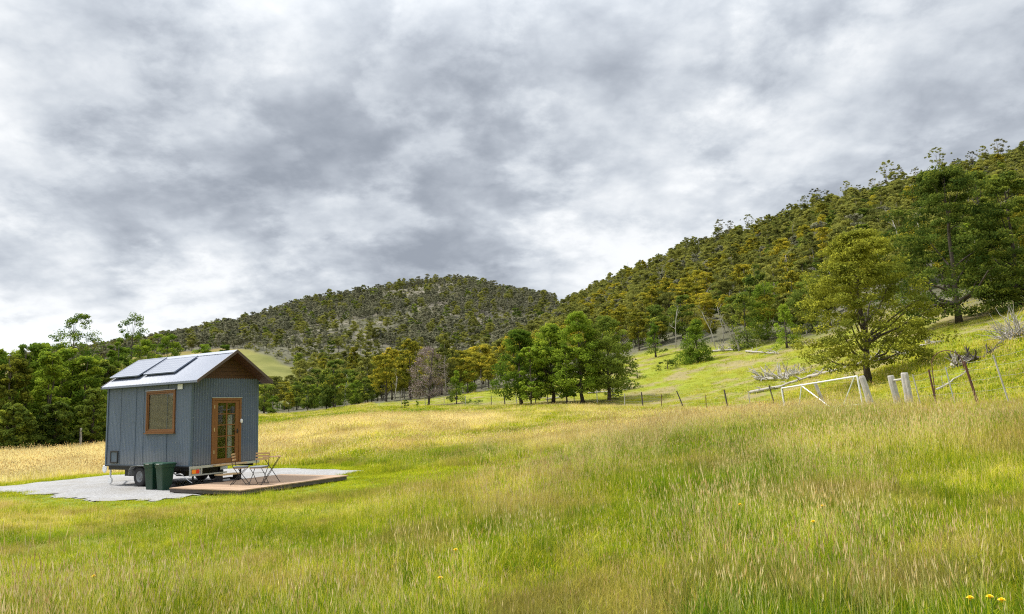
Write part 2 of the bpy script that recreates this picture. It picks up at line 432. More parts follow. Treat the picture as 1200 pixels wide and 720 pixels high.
def b_grass(t, seed_c=(.50, .38, .20)):
    a = t.n('ShaderNodeVertexColor', layer_name='Col')
    dr = t.n('ShaderNodeAttribute', attribute_type='INSTANCER', attribute_name='dry')
    s = t.n('ShaderNodeSeparateColor'); t.l(a.outputs[0], s.inputs[0])
    x = t.math('ADD', dr.outputs['Fac'], t.math('MULTIPLY', t.math('SUBTRACT', s.outputs[0], .5), .75), clamp=True)
    c = t.ramp(x, [(0.0, (.12, .21, .012)), (.26, (.29, .36, .014)), (.52, (.50, .50, .018)), (.76, (.71, .60, .105)), (1.0, (.80, .70, .34))])
    sc_ = t.mix(s.outputs[0], (.56, .40, .15), (.86, .77, .46))
    c = t.mix(s.outputs[1], c, sc_)
    br = t.n('ShaderNodeAttribute', attribute_type='INSTANCER', attribute_name='brown')
    c = t.mix(t.math('MULTIPLY', br.outputs['Fac'], .45, clamp=True), c, (.46, .31, .12))
    tn = t.n('ShaderNodeAttribute', attribute_type='INSTANCER', attribute_name='tone')
    vv = t.vmath('SCALE', c, None); t.l(tn.outputs['Fac'], vv.node.inputs['Scale']); c = vv
    return diff_trans(t, c, .38)
M_grass = pmat('grass', b_grass)

def foliage(name, dark, midc, light, tip, tr=.42, objvar=.6):
    def b(t):
        a = t.n('ShaderNodeVertexColor', layer_name='Col'); s = t.n('ShaderNodeSeparateColor'); t.l(a.outputs[0], s.inputs[0])
        oi = t.n('ShaderNodeObjectInfo')
        x = t.math('ADD', s.outputs[0], t.math('MULTIPLY', t.math('SUBTRACT', oi.outputs['Random'], .5), objvar), clamp=True)
        c = t.ramp(x, [(0, dark), (.5, midc), (1, light)])
        rr = t.math('FRACT', t.math('MULTIPLY', oi.outputs['Random'], 7.31))
        tf = t.math('MULTIPLY', s.outputs[1], t.math('ADD', .25, t.math('MULTIPLY', rr, .95)), clamp=True)
        c = t.mix(tf, c, tip)
        return diff_trans(t, c, tr)
    return pmat(name, b)
M_leaf_gold = foliage('gold_tipped_leaves', (.075, .095, .015), (.21, .22, .028), (.38, .35, .038), (.62, .48, .045))
M_leaf_olive = foliage('olive_leaves', (.080, .095, .026), (.20, .215, .052), (.34, .34, .075), (.44, .40, .065))
M_leaf_green = foliage('green_leaves', (.055, .11, .016), (.15, .23, .026), (.27, .37, .038), (.42, .48, .045))
M_leaf_dark = foliage('dark_green_leaves', (.040, .072, .016), (.11, .16, .030), (.21, .27, .042), (.46, .48, .055))
M_leaf_grey = foliage('grey_green_leaves', (.10, .11, .065), (.21, .215, .13), (.31, .31, .19), (.37, .32, .21), .3, .7)
M_leaf_spread = foliage('olive_yellow_leaves', (.060, .080, .014), (.16, .185, .026), (.31, .32, .04), (.54, .52, .055), .36)
M_twig_purple = foliage('purple_brown_twigs', (.14, .105, .10), (.24, .185, .175), (.36, .295, .28), (.40, .33, .31), .05)
M_leaf_rust = foliage('rust_leaves', (.040, .035, .012), (.10, .065, .022), (.17, .10, .03), (.22, .12, .03))
M_bark = tinted('bark', (.085, .070, .055), .9, var=.5, scale=5, bstr=.6)
M_bark_pale = tinted('pale_bark', (.30, .275, .24), .85, var=.35, scale=4, bstr=.4)
M_deadwood = tinted('dead_wood', (.36, .335, .30), .85, var=.4, scale=7, bstr=.5)
M_darkwood = tinted('dark_dead_wood', (.085, .072, .065), .9, var=.5, scale=7, bstr=.5)

# ------------------------------------------------------------------ tubes & boxes
class MB:
    def __init__(s): s.V, s.F4, s.F3 = [], [], []
    def box(s, lo, hi, M=None):
        b = len(s.V); x0, y0, z0 = lo; x1, y1, z1 = hi
        P = [(x0, y0, z0), (x1, y0, z0), (x1, y1, z0), (x0, y1, z0), (x0, y0, z1), (x1, y0, z1), (x1, y1, z1), (x0, y1, z1)]
        if M is not None: P = [tuple(M @ Vector(p)) for p in P]
        s.V += P
        s.F4 += [tuple(b + i for i in q) for q in ((0, 3, 2, 1), (4, 5, 6, 7), (0, 1, 5, 4), (1, 2, 6, 5), (2, 3, 7, 6), (3, 0, 4, 7))]
        return s
    def hexa(s, P):
        b = len(s.V); s.V += [tuple(p) for p in P]
        s.F4 += [tuple(b + i for i in q) for q in ((0, 3, 2, 1), (4, 5, 6, 7), (0, 1, 5, 4), (1, 2, 6, 5), (2, 3, 7, 6), (3, 0, 4, 7))]; return s
    def tube(s, pts, rads, n=6, cap=True):
        pts = [Vector(p) for p in pts]
        if isinstance(rads, (int, float)): rads = [rads] * len(pts)
        b = len(s.V); pu = None
        for i, p in enumerate(pts):
            d = (pts[min(i + 1, len(pts) - 1)] - pts[max(i - 1, 0)]).normalized()
            if pu is None:
                pu = d.orthogonal().normalized()
            else:
                pu = (pu - d * pu.dot(d)); pu = pu.normalized() if pu.length > 1e-5 else d.orthogonal().normalized()
            q = d.cross(pu)
            for k in range(n):
                a = 2 * math.pi * k / n
                s.V.append(tuple(p + (pu * math.cos(a) + q * math.sin(a)) * rads[i]))
        for i in range(len(pts) - 1):
            for k in range(n):
                k2 = (k + 1) % n
                s.F4.append((b + i * n + k, b + i * n + k2, b + (i + 1) * n + k2, b + (i + 1) * n + k))
        if cap:
            for base, p, fl in ((b, pts[0], 1), (b + (len(pts) - 1) * n, pts[-1], 0)):
                c = len(s.V); s.V.append(tuple(p))
                for k in range(n):
                    k2 = (k + 1) % n
                    s.F3.append((c, base + k2, base + k) if fl else (c, base + k, base + k2))
        return s
    def lathe(s, prof, n=24, M=None):
        "prof [(r,z)] around z; M maps to place"
        b = len(s.V)
        for r, z in prof:
            for k in range(n):
                a = 2 * math.pi * k / n; p = Vector((r * math.cos(a), r * math.sin(a), z))
                s.V.append(tuple(M @ p if M is not None else p))
        for i in range(len(prof) - 1):
            for k in range(n):
                k2 = (k + 1) % n
                s.F4.append((b + i * n + k, b + i * n + k2, b + (i + 1) * n + k2, b + (i + 1) * n + k))
        return s
    def mesh(s, name, mat, smooth=False):
        return new_mesh(name, np.array(s.V), [np.array(s.F4).reshape(-1, 4), np.array(s.F3).reshape(-1, 3)], mat=mat, smooth=smooth)
    def obj(s, name, mat, parent=None, smooth=False, bevel=0.0, **kw):
        o = link(name, s.mesh(name, mat, smooth), parent, **kw)
        if bevel:
            bv = o.modifiers.new('bevel', 'BEVEL'); bv.width = bevel; bv.segments = 2; bv.limit_method = 'ANGLE'
        return o

# ------------------------------------------------------------------ ground mesh
def ring_angles():
    a = []
    x = -180.0
    while x < 180:
        a.append(x)
        x += .22 if -48 < x < 48 else 2.0
    return np.array(a) * math.pi / 180
ang = ring_angles(); rads_ = np.concatenate([np.geomspace(.6, 60, 150), np.geomspace(61, 900, 190), np.geomspace(930, 4000, 14)])
na, nr = len(ang), len(rads_)
AA, RG = np.meshgrid(ang, rads_, indexing='ij')
X, Y = RG * np.sin(AA), RG * np.cos(AA)
Z = H(X, Y) - .02
Vg = np.stack([X, Y, Z], -1).reshape(-1, 3)
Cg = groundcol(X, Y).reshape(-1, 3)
Vg = np.vstack([Vg, [[0, 0, Hs(0, .3) - .02]]]); Cg = np.vstack([Cg, Cg[:1]])
ii = np.arange(na); i2 = (ii + 1) % na
q = []
for j in range(nr - 1):
    q.append(np.stack([ii * nr + j, i2 * nr + j, i2 * nr + j + 1, ii * nr + j + 1], -1)[:, ::-1])
q = np.concatenate(q)
t3 = np.stack([np.full(na, len(Vg) - 1), i2 * nr, ii * nr], -1)[:, ::-1]
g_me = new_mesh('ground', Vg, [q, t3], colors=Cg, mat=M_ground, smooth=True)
link('ground', g_me, kind='structure')

# gravel pad: a sheet with a ragged edge lying just above the levelled ground
gx, gy = np.meshgrid(np.arange(-34, -4.5, .22), np.arange(18.2, 34, .22), indexing='ij')
pdm = poly_dist(gx, gy, PAD) + (fbm(gx / .8, gy / .8, 77, 3) - .5) * .9
idx = -np.ones(gx.shape, int); ok = pdm < .12
fl = []
cellok = ok[:-1, :-1] & ok[1:, :-1] & ok[1:, 1:] & ok[:-1, 1:]
flat = np.arange(gx.size).reshape(gx.shape)
fq = np.stack([flat[:-1, :-1][cellok], flat[1:, :-1][cellok], flat[1:, 1:][cellok], flat[:-1, 1:][cellok]], -1)
used = np.unique(fq); remap = -np.ones(gx.size, int); remap[used] = np.arange(len(used))
gz = np.maximum(H(gx, gy), 0) + .012 - sstep(-.15, .15, pdm) * .03
Vp = np.stack([gx, gy, gz], -1).reshape(-1, 3)[used]
link('gravel_path', new_mesh('gravel_path', Vp, remap[fq], mat=M_gravel, smooth=True), kind='structure')
# ------------------------------------------------------------------ grass: tufts scattered over the meadow (nobody could count them)
def tuft(name, seed, nb, h, spread, wd, heads=0, hh=None, lean=.35, drymix=0.0, segs=3):
    rs = np.random.RandomState(seed)
    V, C, F4, F3 = [], [], [], []
    def blade(x, y, hgt, wid, ang, bend, val, seedflag, segs):
        b = len(V); dx, dy = math.cos(ang), math.sin(ang)
        sa = rs.uniform(0, 2 * math.pi); sx, sy = math.cos(sa), math.sin(sa)
        for i in range(segs):
            t = i / segs; ww = wid * (1 - t ** 1.6) * .5
            ox = bend * hgt * t ** 2.0; zz_ = hgt * t * (1 - .25 * bend * t)
            for sg in (-1, 1):
                V.append((x + dx * ox + sx * ww * sg, y + dy * ox + sy * ww * sg, zz_)); C.append((val, seedflag, t))
        V.append((x + dx * bend * hgt, y + dy * bend * hgt, hgt * (1 - .25 * bend))); C.append((val, seedflag, 1))
        for i in range(segs - 1):
            F4.append((b + 2 * i, b + 2 * i + 1, b + 2 * i + 3, b + 2 * i + 2))
        F3.append((b + 2 * segs - 2, b + 2 * segs - 1, b + 2 * segs))
        return (x + dx * bend * hgt, y + dy * bend * hgt, hgt * (1 - .25 * bend), dx, dy)
    for i in range(nb):
        rr, aa = spread * math.sqrt(rs.rand()), rs.uniform(0, 6.283)
        blade(rr * math.cos(aa), rr * math.sin(aa), h * rs.uniform(.45, 1.1), wd * rs.uniform(.6, 1.3), rs.uniform(0, 6.283), abs(rs.normal(0, lean)) + .08,
              float(np.clip(rs.normal(.5 + drymix, .36), 0, 1)), 0.0, segs)
    for i in range(heads):
        rr, aa = spread * math.sqrt(rs.rand()), rs.uniform(0, 6.283); hg = (hh or h * 1.3) * rs.uniform(.55, 1.15); v_ = rs.rand()
        tx, ty, tz, dx, dy = blade(rr * math.cos(aa), rr * math.sin(aa), hg, wd * .55, rs.uniform(0, 6.283), abs(rs.normal(0, .18)) + .03, .75 + .2 * v_, 0.35, 3)
        L = hg * rs.uniform(.10, .2); W_ = wd * rs.uniform(.6, 1.1)
        # a narrow flower spike: two crossed spindles with body
        for k in range(2):
            an = k * 1.57 + aa; b = len(V); ox, oy = math.cos(an) * W_ * .5, math.sin(an) * W_ * .5
            lx, ly = dx * .25 * L, dy * .25 * L
            V.extend([(tx, ty, tz - L * .1), (tx + ox + lx * .5, ty + oy + ly * .5, tz + L * .35), (tx + lx, ty + ly, tz + L), (tx - ox + lx * .5, ty - oy + ly * .5, tz + L * .35)])
            C.extend([(v_, 1, 1)] * 4); F4.append((b, b + 1, b + 2, b + 3))
    me = new_mesh(name, np.array(V), [np.array(F4), np.array(F3)], colors=np.array(C), mat=M_grass)
    return bpy.data.objects.new(name, me)

def scatter(name, sources, pts, rotz, scl, idx, label=None, cat=None, extra=None, mat=None, tilt=None):
    "one object: a cloud of points on which the given plants are instanced"
    coll = bpy.data.collections.new(name + '_kinds')
    for i, s_ in enumerate(sources):
        s_.name = '%s_kind_%02d' % (name, i); coll.objects.link(s_)
    me = bpy.data.meshes.new(name); me.vertices.add(len(pts)); me.vertices.foreach_set('co', np.asarray(pts, np.float32).ravel())
    for k, v in dict(extra or {}, rz=rotz, sc=scl).items():
        a = me.attributes.new(k, 'FLOAT', 'POINT'); a.data.foreach_set('value', np.asarray(v, np.float32))
    a = me.attributes.new('kind_index', 'INT', 'POINT'); a.data.foreach_set('value', np.asarray(idx, np.int32))
    ng = bpy.data.node_groups.new(name, 'GeometryNodeTree')
    ng.interface.new_socket('Geometry', in_out='INPUT', socket_type='NodeSocketGeometry')
    ng.interface.new_socket('Geometry', in_out='OUTPUT', socket_type='NodeSocketGeometry')
    N = ng.nodes; gi, go = N.new('NodeGroupInput'), N.new('NodeGroupOutput')
    ci = N.new('GeometryNodeCollectionInfo'); ci.inputs[0].default_value = coll
    ci.inputs['Separate Children'].default_value = True; ci.inputs['Reset Children'].default_value = True
    ip = N.new('GeometryNodeInstanceOnPoints'); ip.inputs['Pick Instance'].default_value = True
    def attr(nm, dt):
        x = N.new('GeometryNodeInputNamedAttribute'); x.data_type = dt; x.inputs[0].default_value = nm; return x.outputs[0]
    cx = N.new('ShaderNodeCombineXYZ'); L = ng.links
    L.new(attr('rz', 'FLOAT'), cx.inputs[2]); L.new(cx.outputs[0], ip.inputs['Rotation'])
    L.new(attr('sc', 'FLOAT'), ip.inputs['Scale']); L.new(attr('kind_index', 'INT'), ip.inputs['Instance Index'])
    L.new(gi.outputs[0], ip.inputs['Points']); L.new(ci.outputs[0], ip.inputs['Instance']); L.new(ip.outputs[0], go.inputs[0])
    o = link(name, me, kind='stuff')
    if label: o['label'] = label
    if cat: o['category'] = cat
    md = o.modifiers.new('scatter', 'NODES'); md.node_group = ng
    return o

rs = np.random.RandomState(5)
def sector_points(r0, r1, n, a0=-47, a1=47, power=1.0):
    r = np.sqrt(rs.uniform(r0 ** 2, r1 ** 2, n)) if power == 1.0 else r0 * (r1 / r0) ** rs.rand(n)
    a = np.radians(rs.uniform(a0, a1, n)); return r * np.sin(a), r * np.cos(a)
DECKC = loc2w(-1.6, 1.6)
def grass_zone(name, r0, r1, n, srcs, pick, smin, smax, lawn=False, label='', logd=False, keep=None, a0=-47, a1=47):
    x, y = sector_points(r0, r1, n, a0, a1, 2.0 if logd else 1.0)
    pd = poly_dist(x, y, PAD) + (fbm(x / .8, y / .8, 77, 3) - .5) * .9
    lm = lawn_mask(x, y)
    k = (pd > .10 - .5 * rs.rand(len(x)) ** 3)
    k &= (lm > .5) if lawn else (rs.rand(len(x)) > lm * 1.1)
    if keep is not None: k &= keep(x, y)
    x, y, lm = x[k], y[k], lm[k]
    z = H(x, y) - .025
    d = dryness(x, y) + rs.normal(0, .09, len(x))
    if lawn: d = d * .3 + .16
    bf = beyond_fence(x, y)
    d = np.where(bf > .5, .12 + fbm(x / 4, y / 4, 61, 4) * .5, d)
    r = np.hypot(x, y)
    hv = .30 + fbm(x / 1.1, y / 1.1, 91, 3) * .75 + fbm(x / 6, y / 6, 93, 2) * .65
    hv = hv * (1 - .45 * sstep(az_of(520), az_of(380), np.arctan2(x, y)) * sstep(7, 11, r) * (r < 26))
    fr_ = np.interp(np.arctan2(x, y), FPA, FPR); hv = hv * (1 - .45 * sstep(7, 2, np.abs(fr_ - 1 - r)) * (np.arctan2(x, y) > FPA[0]))
    sc = rs.uniform(smin, smax, len(x)) * hv
    return scatter(name, srcs, np.stack([x, y, z], -1), rs.uniform(0, 6.28, len(x)), sc, pick(x, y, d, len(x)), label, 'grass', dict(dry=d, brown=np.clip(sstep(.50, .68, fbm(x / 1.9, y / 1.9, 141, 3) * .6 + fbm(x / .5, y / .5, 143, 2) * .4) * (bf < .5) * (r < 45) + .35 * (bf > .5) * rs.rand(len(x)), 0, 1) * (0 if lawn else 1),
                        tone=np.clip(.74 + .6 * fbm(x / .7, y / .7, 151, 2) + rs.normal(0, .10, len(x)), .5, 1.35)))

near_src = [tuft('t', 1, 46, .24, .16, .0085, lean=.6), tuft('t', 2, 40, .27, .15, .006, 1, .38, lean=.5), tuft('t', 3, 34, .25, .17, .006, 3, .38, drymix=.12),
            tuft('t', 4, 56, .20, .17, .010, lean=.8), tuft('t', 5, 40, .32, .12, .006, 1, .4, lean=.2, drymix=-.15), tuft('t', 6, 34, .24, .2, .006, 7, .36, drymix=.25),
            tuft('t', 7, 36, .28, .14, .0075, 0, .4, lean=.3, drymix=-.25)]
def pick_near(x, y, d, n):
    u = rs.rand(n) + (fbm(x / 1.6, y / 1.6, 101, 3) - .5) * .9
    i = np.select([u < .16, u < .36, u < .5, u < .64, u < .84, u < 1.0], [4, 0, 3, 6, 1, 2], 5)
    return np.where((d > .62) & (rs.rand(n) < .6), 5, i)
def stalks(seed, n_, h, sp, dm=.2):
    return tuft('t', seed, 3, h * .5, sp, .006, n_, h, drymix=dm)
mowed = lambda x, y: np.ones(len(x), bool)
infence = lambda x, y: beyond_fence(x, y) < .5
ahead = lambda x, y: (np.hypot(x, y) < edge_r(np.arctan2(x, y)) + 3)
grass_zone('meadow_grass', 3.2, 13, 17000, near_src, pick_near, .75, 1.15, label='tall mixed green and straw grass filling the foreground meadow')
mid_src = [tuft('t', 11, 44, .26, .28, .012), tuft('t', 12, 38, .27, .28, .011, 2, .34, drymix=.05, lean=.5), tuft('t', 13, 34, .25, .30, .011, 6, .36, drymix=.2),
           tuft('t', 14, 50, .22, .26, .014, lean=.6), tuft('t', 15, 40, .30, .24, .011, 1, .4, lean=.2, drymix=-.2)]
def pick_mid(x, y, d, n):
    u = rs.rand(n) + (fbm(x / 2.5, y / 2.5, 101, 3) - .5) * .8
    i = np.select([u < .25, u < .45, u < .62, u < .85], [4, 0, 3, 1], 2)
    return np.where((d > .6) & (rs.rand(n) < .7), 2, i)
grass_zone('meadow_grass', 12.5, 32, 30000, mid_src, pick_mid, .75, 1.2, label='rippling green and seeding grass across the middle of the meadow', keep=infence)
far_src = [tuft('t', 21, 40, .26, .55, .03, 2, .36, segs=2), tuft('t', 22, 36, .26, .55, .026, 8, .34, drymix=.15, segs=2), tuft('t', 23, 50, .22, .5, .03, lean=.6, segs=2)]
def pick_far(x, y, d, n):
    u = rs.rand(n); return np.where(d > .5, 1, np.where(u < .5, 0, 2))
grass_zone('meadow_grass', 31, 136, 46000, far_src, pick_far, .7, 1.25, label='pale seeding grass over the far meadow', logd=True, keep=lambda x, y: infence(x, y) & ahead(x, y))
hill_src = [tuft('t', 31, 34, .10, .5, .03, lean=.7, segs=2), tuft('t', 32, 40, .07, .45, .03, lean=.8, segs=2), tuft('t', 33, 24, .22, .4, .025, 8, .3, drymix=.3, segs=2)]
def grassy_hill(x, y):
    r = np.hypot(x, y); a = np.arctan2(x, y)
    n2 = fbm(x / 2.6 + 3, y / 2.6, 67, 5)
    return (beyond_fence(x, y) > .5) & ahead(x, y) & ((rs.rand(len(x)) < .22) | (n2 + .10 * sstep(.40, .55, a) - .5 * sstep(46, 36, r) * sstep(.25, .40, a) < .58 + rs.rand(len(x)) * .08))
grass_zone('hillside_grass', 24, 136, 42000, hill_src, lambda x, y, d, n: rs.choice(3, n, p=[.5, .38, .12]), .7, 1.3, label='short bright green grass on the slope beyond the fence', logd=True, keep=grassy_hill, a0=-10, a1=47)
lawn_src = [tuft('t', 41, 60, .07, .2, .009, lean=.7, segs=2), tuft('t', 42, 46, .11, .2, .009, lean=.5, segs=2)]
grass_zone('mown_grass', 14, 34, 36000, lawn_src, lambda x, y, d, n: rs.choice(2, n), .8, 1.3, lawn=True, label='short cut lawn around the gravel and deck')

stalk_src = [tuft('t', 51, 5, .30, .22, .009, 9, .56, drymix=.3), tuft('t', 52, 8, .34, .10, .008, 5, .62, drymix=.2), tuft('t', 53, 60, .42, .11, .009, 3, .55, lean=.3, drymix=-.3)]
def patchy(x, y): return ((np.hypot(x, y) < 8.5) | (np.arctan2(x, y) > az_of(560))) & (fbm(x / 2.0, y / 2.0, 131, 3) + rs.rand(len(x)) * .25 > .62) & infence(x, y)
grass_zone('seeding_grass', 5, 28, 20000, stalk_src, lambda x, y, d, n: rs.choice(3, n, p=[.44, .34, .22]), .8, 1.2, label='taller pale seeding stalks and dark tussocks standing in drifts in the meadow', keep=patchy)

# ------------------------------------------------------------------ trees
def leaves(centers, radii, per, size, rs, flat=.65, tipbase=0.0, zspan=None, droop=0.0):
    "leaf blades spread through clumps; returns V, F, C"
    n = len(centers); N = n * per
    c = np.repeat(centers, per, 0); rr = np.repeat(radii, per)[:, None]
    d = rs.normal(size=(N, 3)); d /= np.linalg.norm(d, axis=1)[:, None]
    rad_ = rs.rand(N, 1) ** .38
    off = d * rad_ * rr; off[:, 2] *= flat
    p = c + off
    nrm = d * .6 + rs.normal(size=(N, 3)) * .55 + np.array([0, 0, .45]); nrm /= np.linalg.norm(nrm, axis=1)[:, None]
    t = np.cross(nrm, rs.normal(size=(N, 3))); t /= np.linalg.norm(t, axis=1)[:, None]
    t[:, 2] -= droop; t /= np.linalg.norm(t, axis=1)[:, None]
    b = np.cross(nrm, t)
    s = (size * rs.uniform(.6, 1.35, (N, 1)))
    V = np.stack([p - t * s * .5, p + b * s * .26, p + t * s * .5, p - b * s * .26], 1).reshape(-1, 3)
    F = np.arange(4 * N).reshape(-1, 4)
    cv = np.repeat(rs.rand(n), per) * .55 + rs.rand(N) * .45
    tipc = np.repeat(np.clip(rs.normal(.25 + tipbase, .4, n), 0, 1), per)
    up_ = np.clip(off[:, 2] / (rr[:, 0] * flat) * .6 + .55, 0, 1)          # new growth sits on the outside of each clump
    tip = tipc * up_ * (rs.rand(N) < .75)
    C = np.repeat(np.stack([cv, tip, np.zeros(N)], -1), 4, 0)
    return V, F, C

def tree_meshes(name, seed, h, cw, base, nclump, per, leaf, mleaf, mbark, trunk_r=.14, shape='round', lean=.0, nlimb=10, flat=.65, clump=.16, tip=0.0, forks=1, droop=0.0):
    """crown + trunk meshes. base: fraction of the height where the crown starts; cw: crown width in metres"""
    rs = np.random.RandomState(seed)
    # crown envelope
    cen, rd = [], []
    lob = rs.uniform(.72, 1.12, 9); ph = rs.uniform(0, 6.28)
    tries = 0
    while len(cen) < nclump and tries < 20000:
        tries += 1
        u = rs.rand()                                   # height in crown 0..1
        if shape == 'round':   prof = math.sin(math.pi * min(1, max(0, .14 + .80 * u))) ** .6
        elif shape == 'dome':  prof = min(1, .72 + u * 1.4) * math.sqrt(max(0, 1 - u * u * .97))
        elif shape == 'egg':   prof = max(.05, math.sin(math.pi * (u ** .7 * .79 + .19))) ** .6
        elif shape == 'cone':  prof = (1 - u) ** .75 * .95 + .10
        elif shape == 'umb':   prof = min(1, u * 1.8 + .25) * (1 - max(0, u - .55) / .62)
        elif shape == 'col':   prof = .75 * math.sin(math.pi * (.15 + .75 * u)) ** .4
        else:                  prof = min(1, .55 + u * .8) * (1 - max(0, u - .35) ** 1.5 * 1.35)      # broad below, rounded top
        a = rs.uniform(0, 6.283)
        lf = lob[int((a + ph) / 6.283 * 9) % 9] * rs.uniform(.85, 1.1)
        q = rs.rand() ** .42
        R = cw * .5 * prof * lf * q
        z = h * (base + (1 - base) * u * .96)
        if q < .45 and rs.rand() < .5: continue
        cen.append((R * math.cos(a) + lean * z, R * math.sin(a), z - (.10 * h * q * (1 - u) if shape != 'umb' else 0)))
        rd.append(cw * clump * rs.uniform(.65, 1.25) * (1 - .35 * u))
    cen = np.array(cen); rd = np.array(rd)
    if shape == 'umb': cen[:, 2] += rs.uniform(-.02, .02, len(cen)) * h
    V, F, C = leaves(cen, rd, per, leaf, rs, flat, tip, droop=droop)
    crown = new_mesh(name + '_crown', V, F, colors=C, mat=mleaf)
    # trunk and limbs
    mb = MB(); rng = random.Random(seed)
    stems = []
    for f_ in range(forks):
        a = rng.uniform(0, 6.28); sp = 0 if forks == 1 else cw * .13
        pts, rr = [], []
        for i in range(8):
            t = i / 7.0
            pts.append((lean * h * t + math.cos(a) * sp * t + rng.uniform(-1, 1) * h * .012, math.sin(a) * sp * t + rng.uniform(-1, 1) * h * .012, -.15 + (h * .93 + .15) * t))
            rr.append(trunk_r * (1 - .9 * t) * (1.35 if i == 0 else 1) / (1 if forks == 1 else 1.35) + .008)
        mb.tube(pts, rr, 6 if trunk_r < .12 else 8); stems.append((pts, rr))
    pick = rs.permutation(len(cen))[:nlimb]
    for k in pick:
        c = cen[k]; pts, rr = stems[rng.randrange(forks)]
        zt = max(h * .12, c[2] - h * rng.uniform(.12, .26)); t = (zt + .15) / (h * .93 + .15); i = min(6, int(t * 7)); f_ = t * 7 - i
        p0 = Vector(pts[i]).lerp(Vector(pts[i + 1]), f_); r0 = rr[i] * .55
        p3 = Vector(c); midp = p0.lerp(p3, .5) + Vector((0, 0, -.02 * h + rng.uniform(-.02, .03) * h))
        q1 = p0.lerp(midp, .5) + Vector((rng.uniform(-1, 1), rng.uniform(-1, 1), rng.uniform(-.5, 1))) * h * .012
        mb.tube([p0, q1, midp, p0.lerp(p3, .8) + Vector((0, 0, .01 * h)), p3], [r0, r0 * .8, r0 * .55, r0 * .35, r0 * .12], 5, cap=False)
    trunk = mb.mesh(name + '_trunk', mbark, True)
    return crown, trunk

def dead_meshes(name, seed, h, cw, mat, mat2=None, levels=4, r0=.12, forks=1, start=.3, up_=.6):
    "bare tree: trunk mesh and a mesh of limbs"
    rng = random.Random(seed); tr, br = MB(), MB()
    def grow(p, d, L, r, lev, mb):
        pts, rr = [p], [r]; q = Vector(p); dd = Vector(d)
        nseg = 4
        for i in range(nseg):
            dd = (dd + Vector((rng.uniform(-1, 1), rng.uniform(-1, 1), rng.uniform(-.4, .8))) * .20).normalized()
            q = q + dd * L / nseg; pts.append(q.copy()); rr.append(r * (1 - .62 * (i + 1) / nseg))
        mb.tube(pts, rr, 6 if lev == 0 else (4 if lev < 3 else 3), cap=lev == 0)
        if lev >= levels: return
        nb = rng.randint(4, 6) if lev == 0 else rng.randint(3, 4)
        for k in range(nb):
            t = start + (1 - start) * (k + rng.random()) / nb if lev == 0 else rng.uniform(.25, 1)
            i = min(nseg - 1, int(t * nseg)); f_ = t * nseg - i
            b0 = pts[i].lerp(pts[i + 1], f_)
            a = rng.uniform(0, 6.28)
            nd_ = (dd * rng.uniform(.25, .7) + Vector((math.cos(a), math.sin(a), up_ * rng.uniform(0, 1.3)))).normalized()
            ln = (cw * .42 if lev == 0 else L * rng.uniform(.45, .72)) * rng.uniform(.75, 1.15)
            grow(b0, nd_, ln, rr[i] * rng.uniform(.4, .6), lev + 1, br)
    for f_ in range(forks):
        a = rng.uniform(0, 6.28); s_ = .0 if forks == 1 else .22
        grow(Vector((0, 0, -.1)), Vector((math.cos(a) * s_, math.sin(a) * s_, 1)).normalized(), h * .9, r0, 0, tr)
    return br.mesh(name + '_limbs', mat2 or mat, True), tr.mesh(name + '_trunk', mat, True)

def place_tree(meshes, x, y, z, rz, sc, label, group=None, name='tree', cat='tree', parts=('crown', 'trunk')):
    t = link(name, None, None, (x, y, z), (0, 0, rz), label=label, category=cat)
    t.scale = (sc[0], sc[0], sc[1]) if isinstance(sc, tuple) else (sc, sc, sc)
    if group: t['group'] = group
    for pn, me in zip(parts, meshes): link(pn, me, t)
    return t
trs = np.random.RandomState(11)
def named_tree(px, py, r, top, wpx, mk, label, group=None, name='tree', rz=None, dz=-.05):
    x, y, z = at(px, r, py)
    zr = ZC + r * float(ray(px, py)[2])
    h = (py - top) * r / F_PX * .985; cw = wpx * r / F_PX
    ms = mk(h, cw)
    parts = ('limbs', 'trunk') if 'limbs' in ms[0].name else ('crown', 'trunk')
    return place_tree(ms, x, y, z + dz, trs.uniform(0, 6.28) if rz is None else rz, 1.0, label, group, name, parts=parts)
def mk(seed, mleaf, shape, base=.2, nclump=60, per=70, leaf=.16, mbark=None, **k):
    return lambda h, cw: tree_meshes('t', seed, h, cw, base, nclump, per, leaf, mleaf, mbark or M_bark, shape=shape, **k)

# --- trees that stand alone on the slope and in the meadow
named_tree(1017, 443, 40, 272, 150, mk(3, M_leaf_spread, 'egg', .19, 330, 110, .13, trunk_r=.15, nlimb=34, flat=.5, clump=.085, tip=.05), 'lone olive-yellow tree with open see-through crown, standing behind the white gate')
named_tree(1124, 380, 62, 212, 142, mk(12, M_leaf_dark, 'egg', .10, 330, 110, .19, trunk_r=.20, nlimb=22, flat=.45, clump=.09, tip=.30), 'tallest dark green tree, thick dark trunk, on the bare slope right of the olive-yellow tree')
named_tree(1196, 372, 64, 232, 90, mk(13, M_leaf_dark, 'dome', .10, 240, 110, .19, trunk_r=.2, nlimb=18, flat=.5, clump=.10, tip=.45), 'yellow-tipped dark tree cut by the right edge of the picture')
named_tree(1160, 352, 78, 222, 80, mk(14, M_leaf_dark, 'dome', .10, 140, 100, .2, trunk_r=.2, nlimb=16, flat=.5, clump=.11, tip=.2), 'dark tree between the tallest dark tree and the one at the right edge')
named_tree(876, 410, 104, 344, 46, mk(15, M_leaf_dark, 'egg', .05, 80, 80, .22, flat=.6, clump=.17), 'dense dark green tree beside the leaning pale dead trunk')
named_tree(900, 396, 108, 326, 50, mk(16, M_leaf_green, 'egg', .08, 80, 80, .22, clump=.17, tip=.2), 'bright yellow-green round tree behind the dense dark green one, at the foot of the hill')
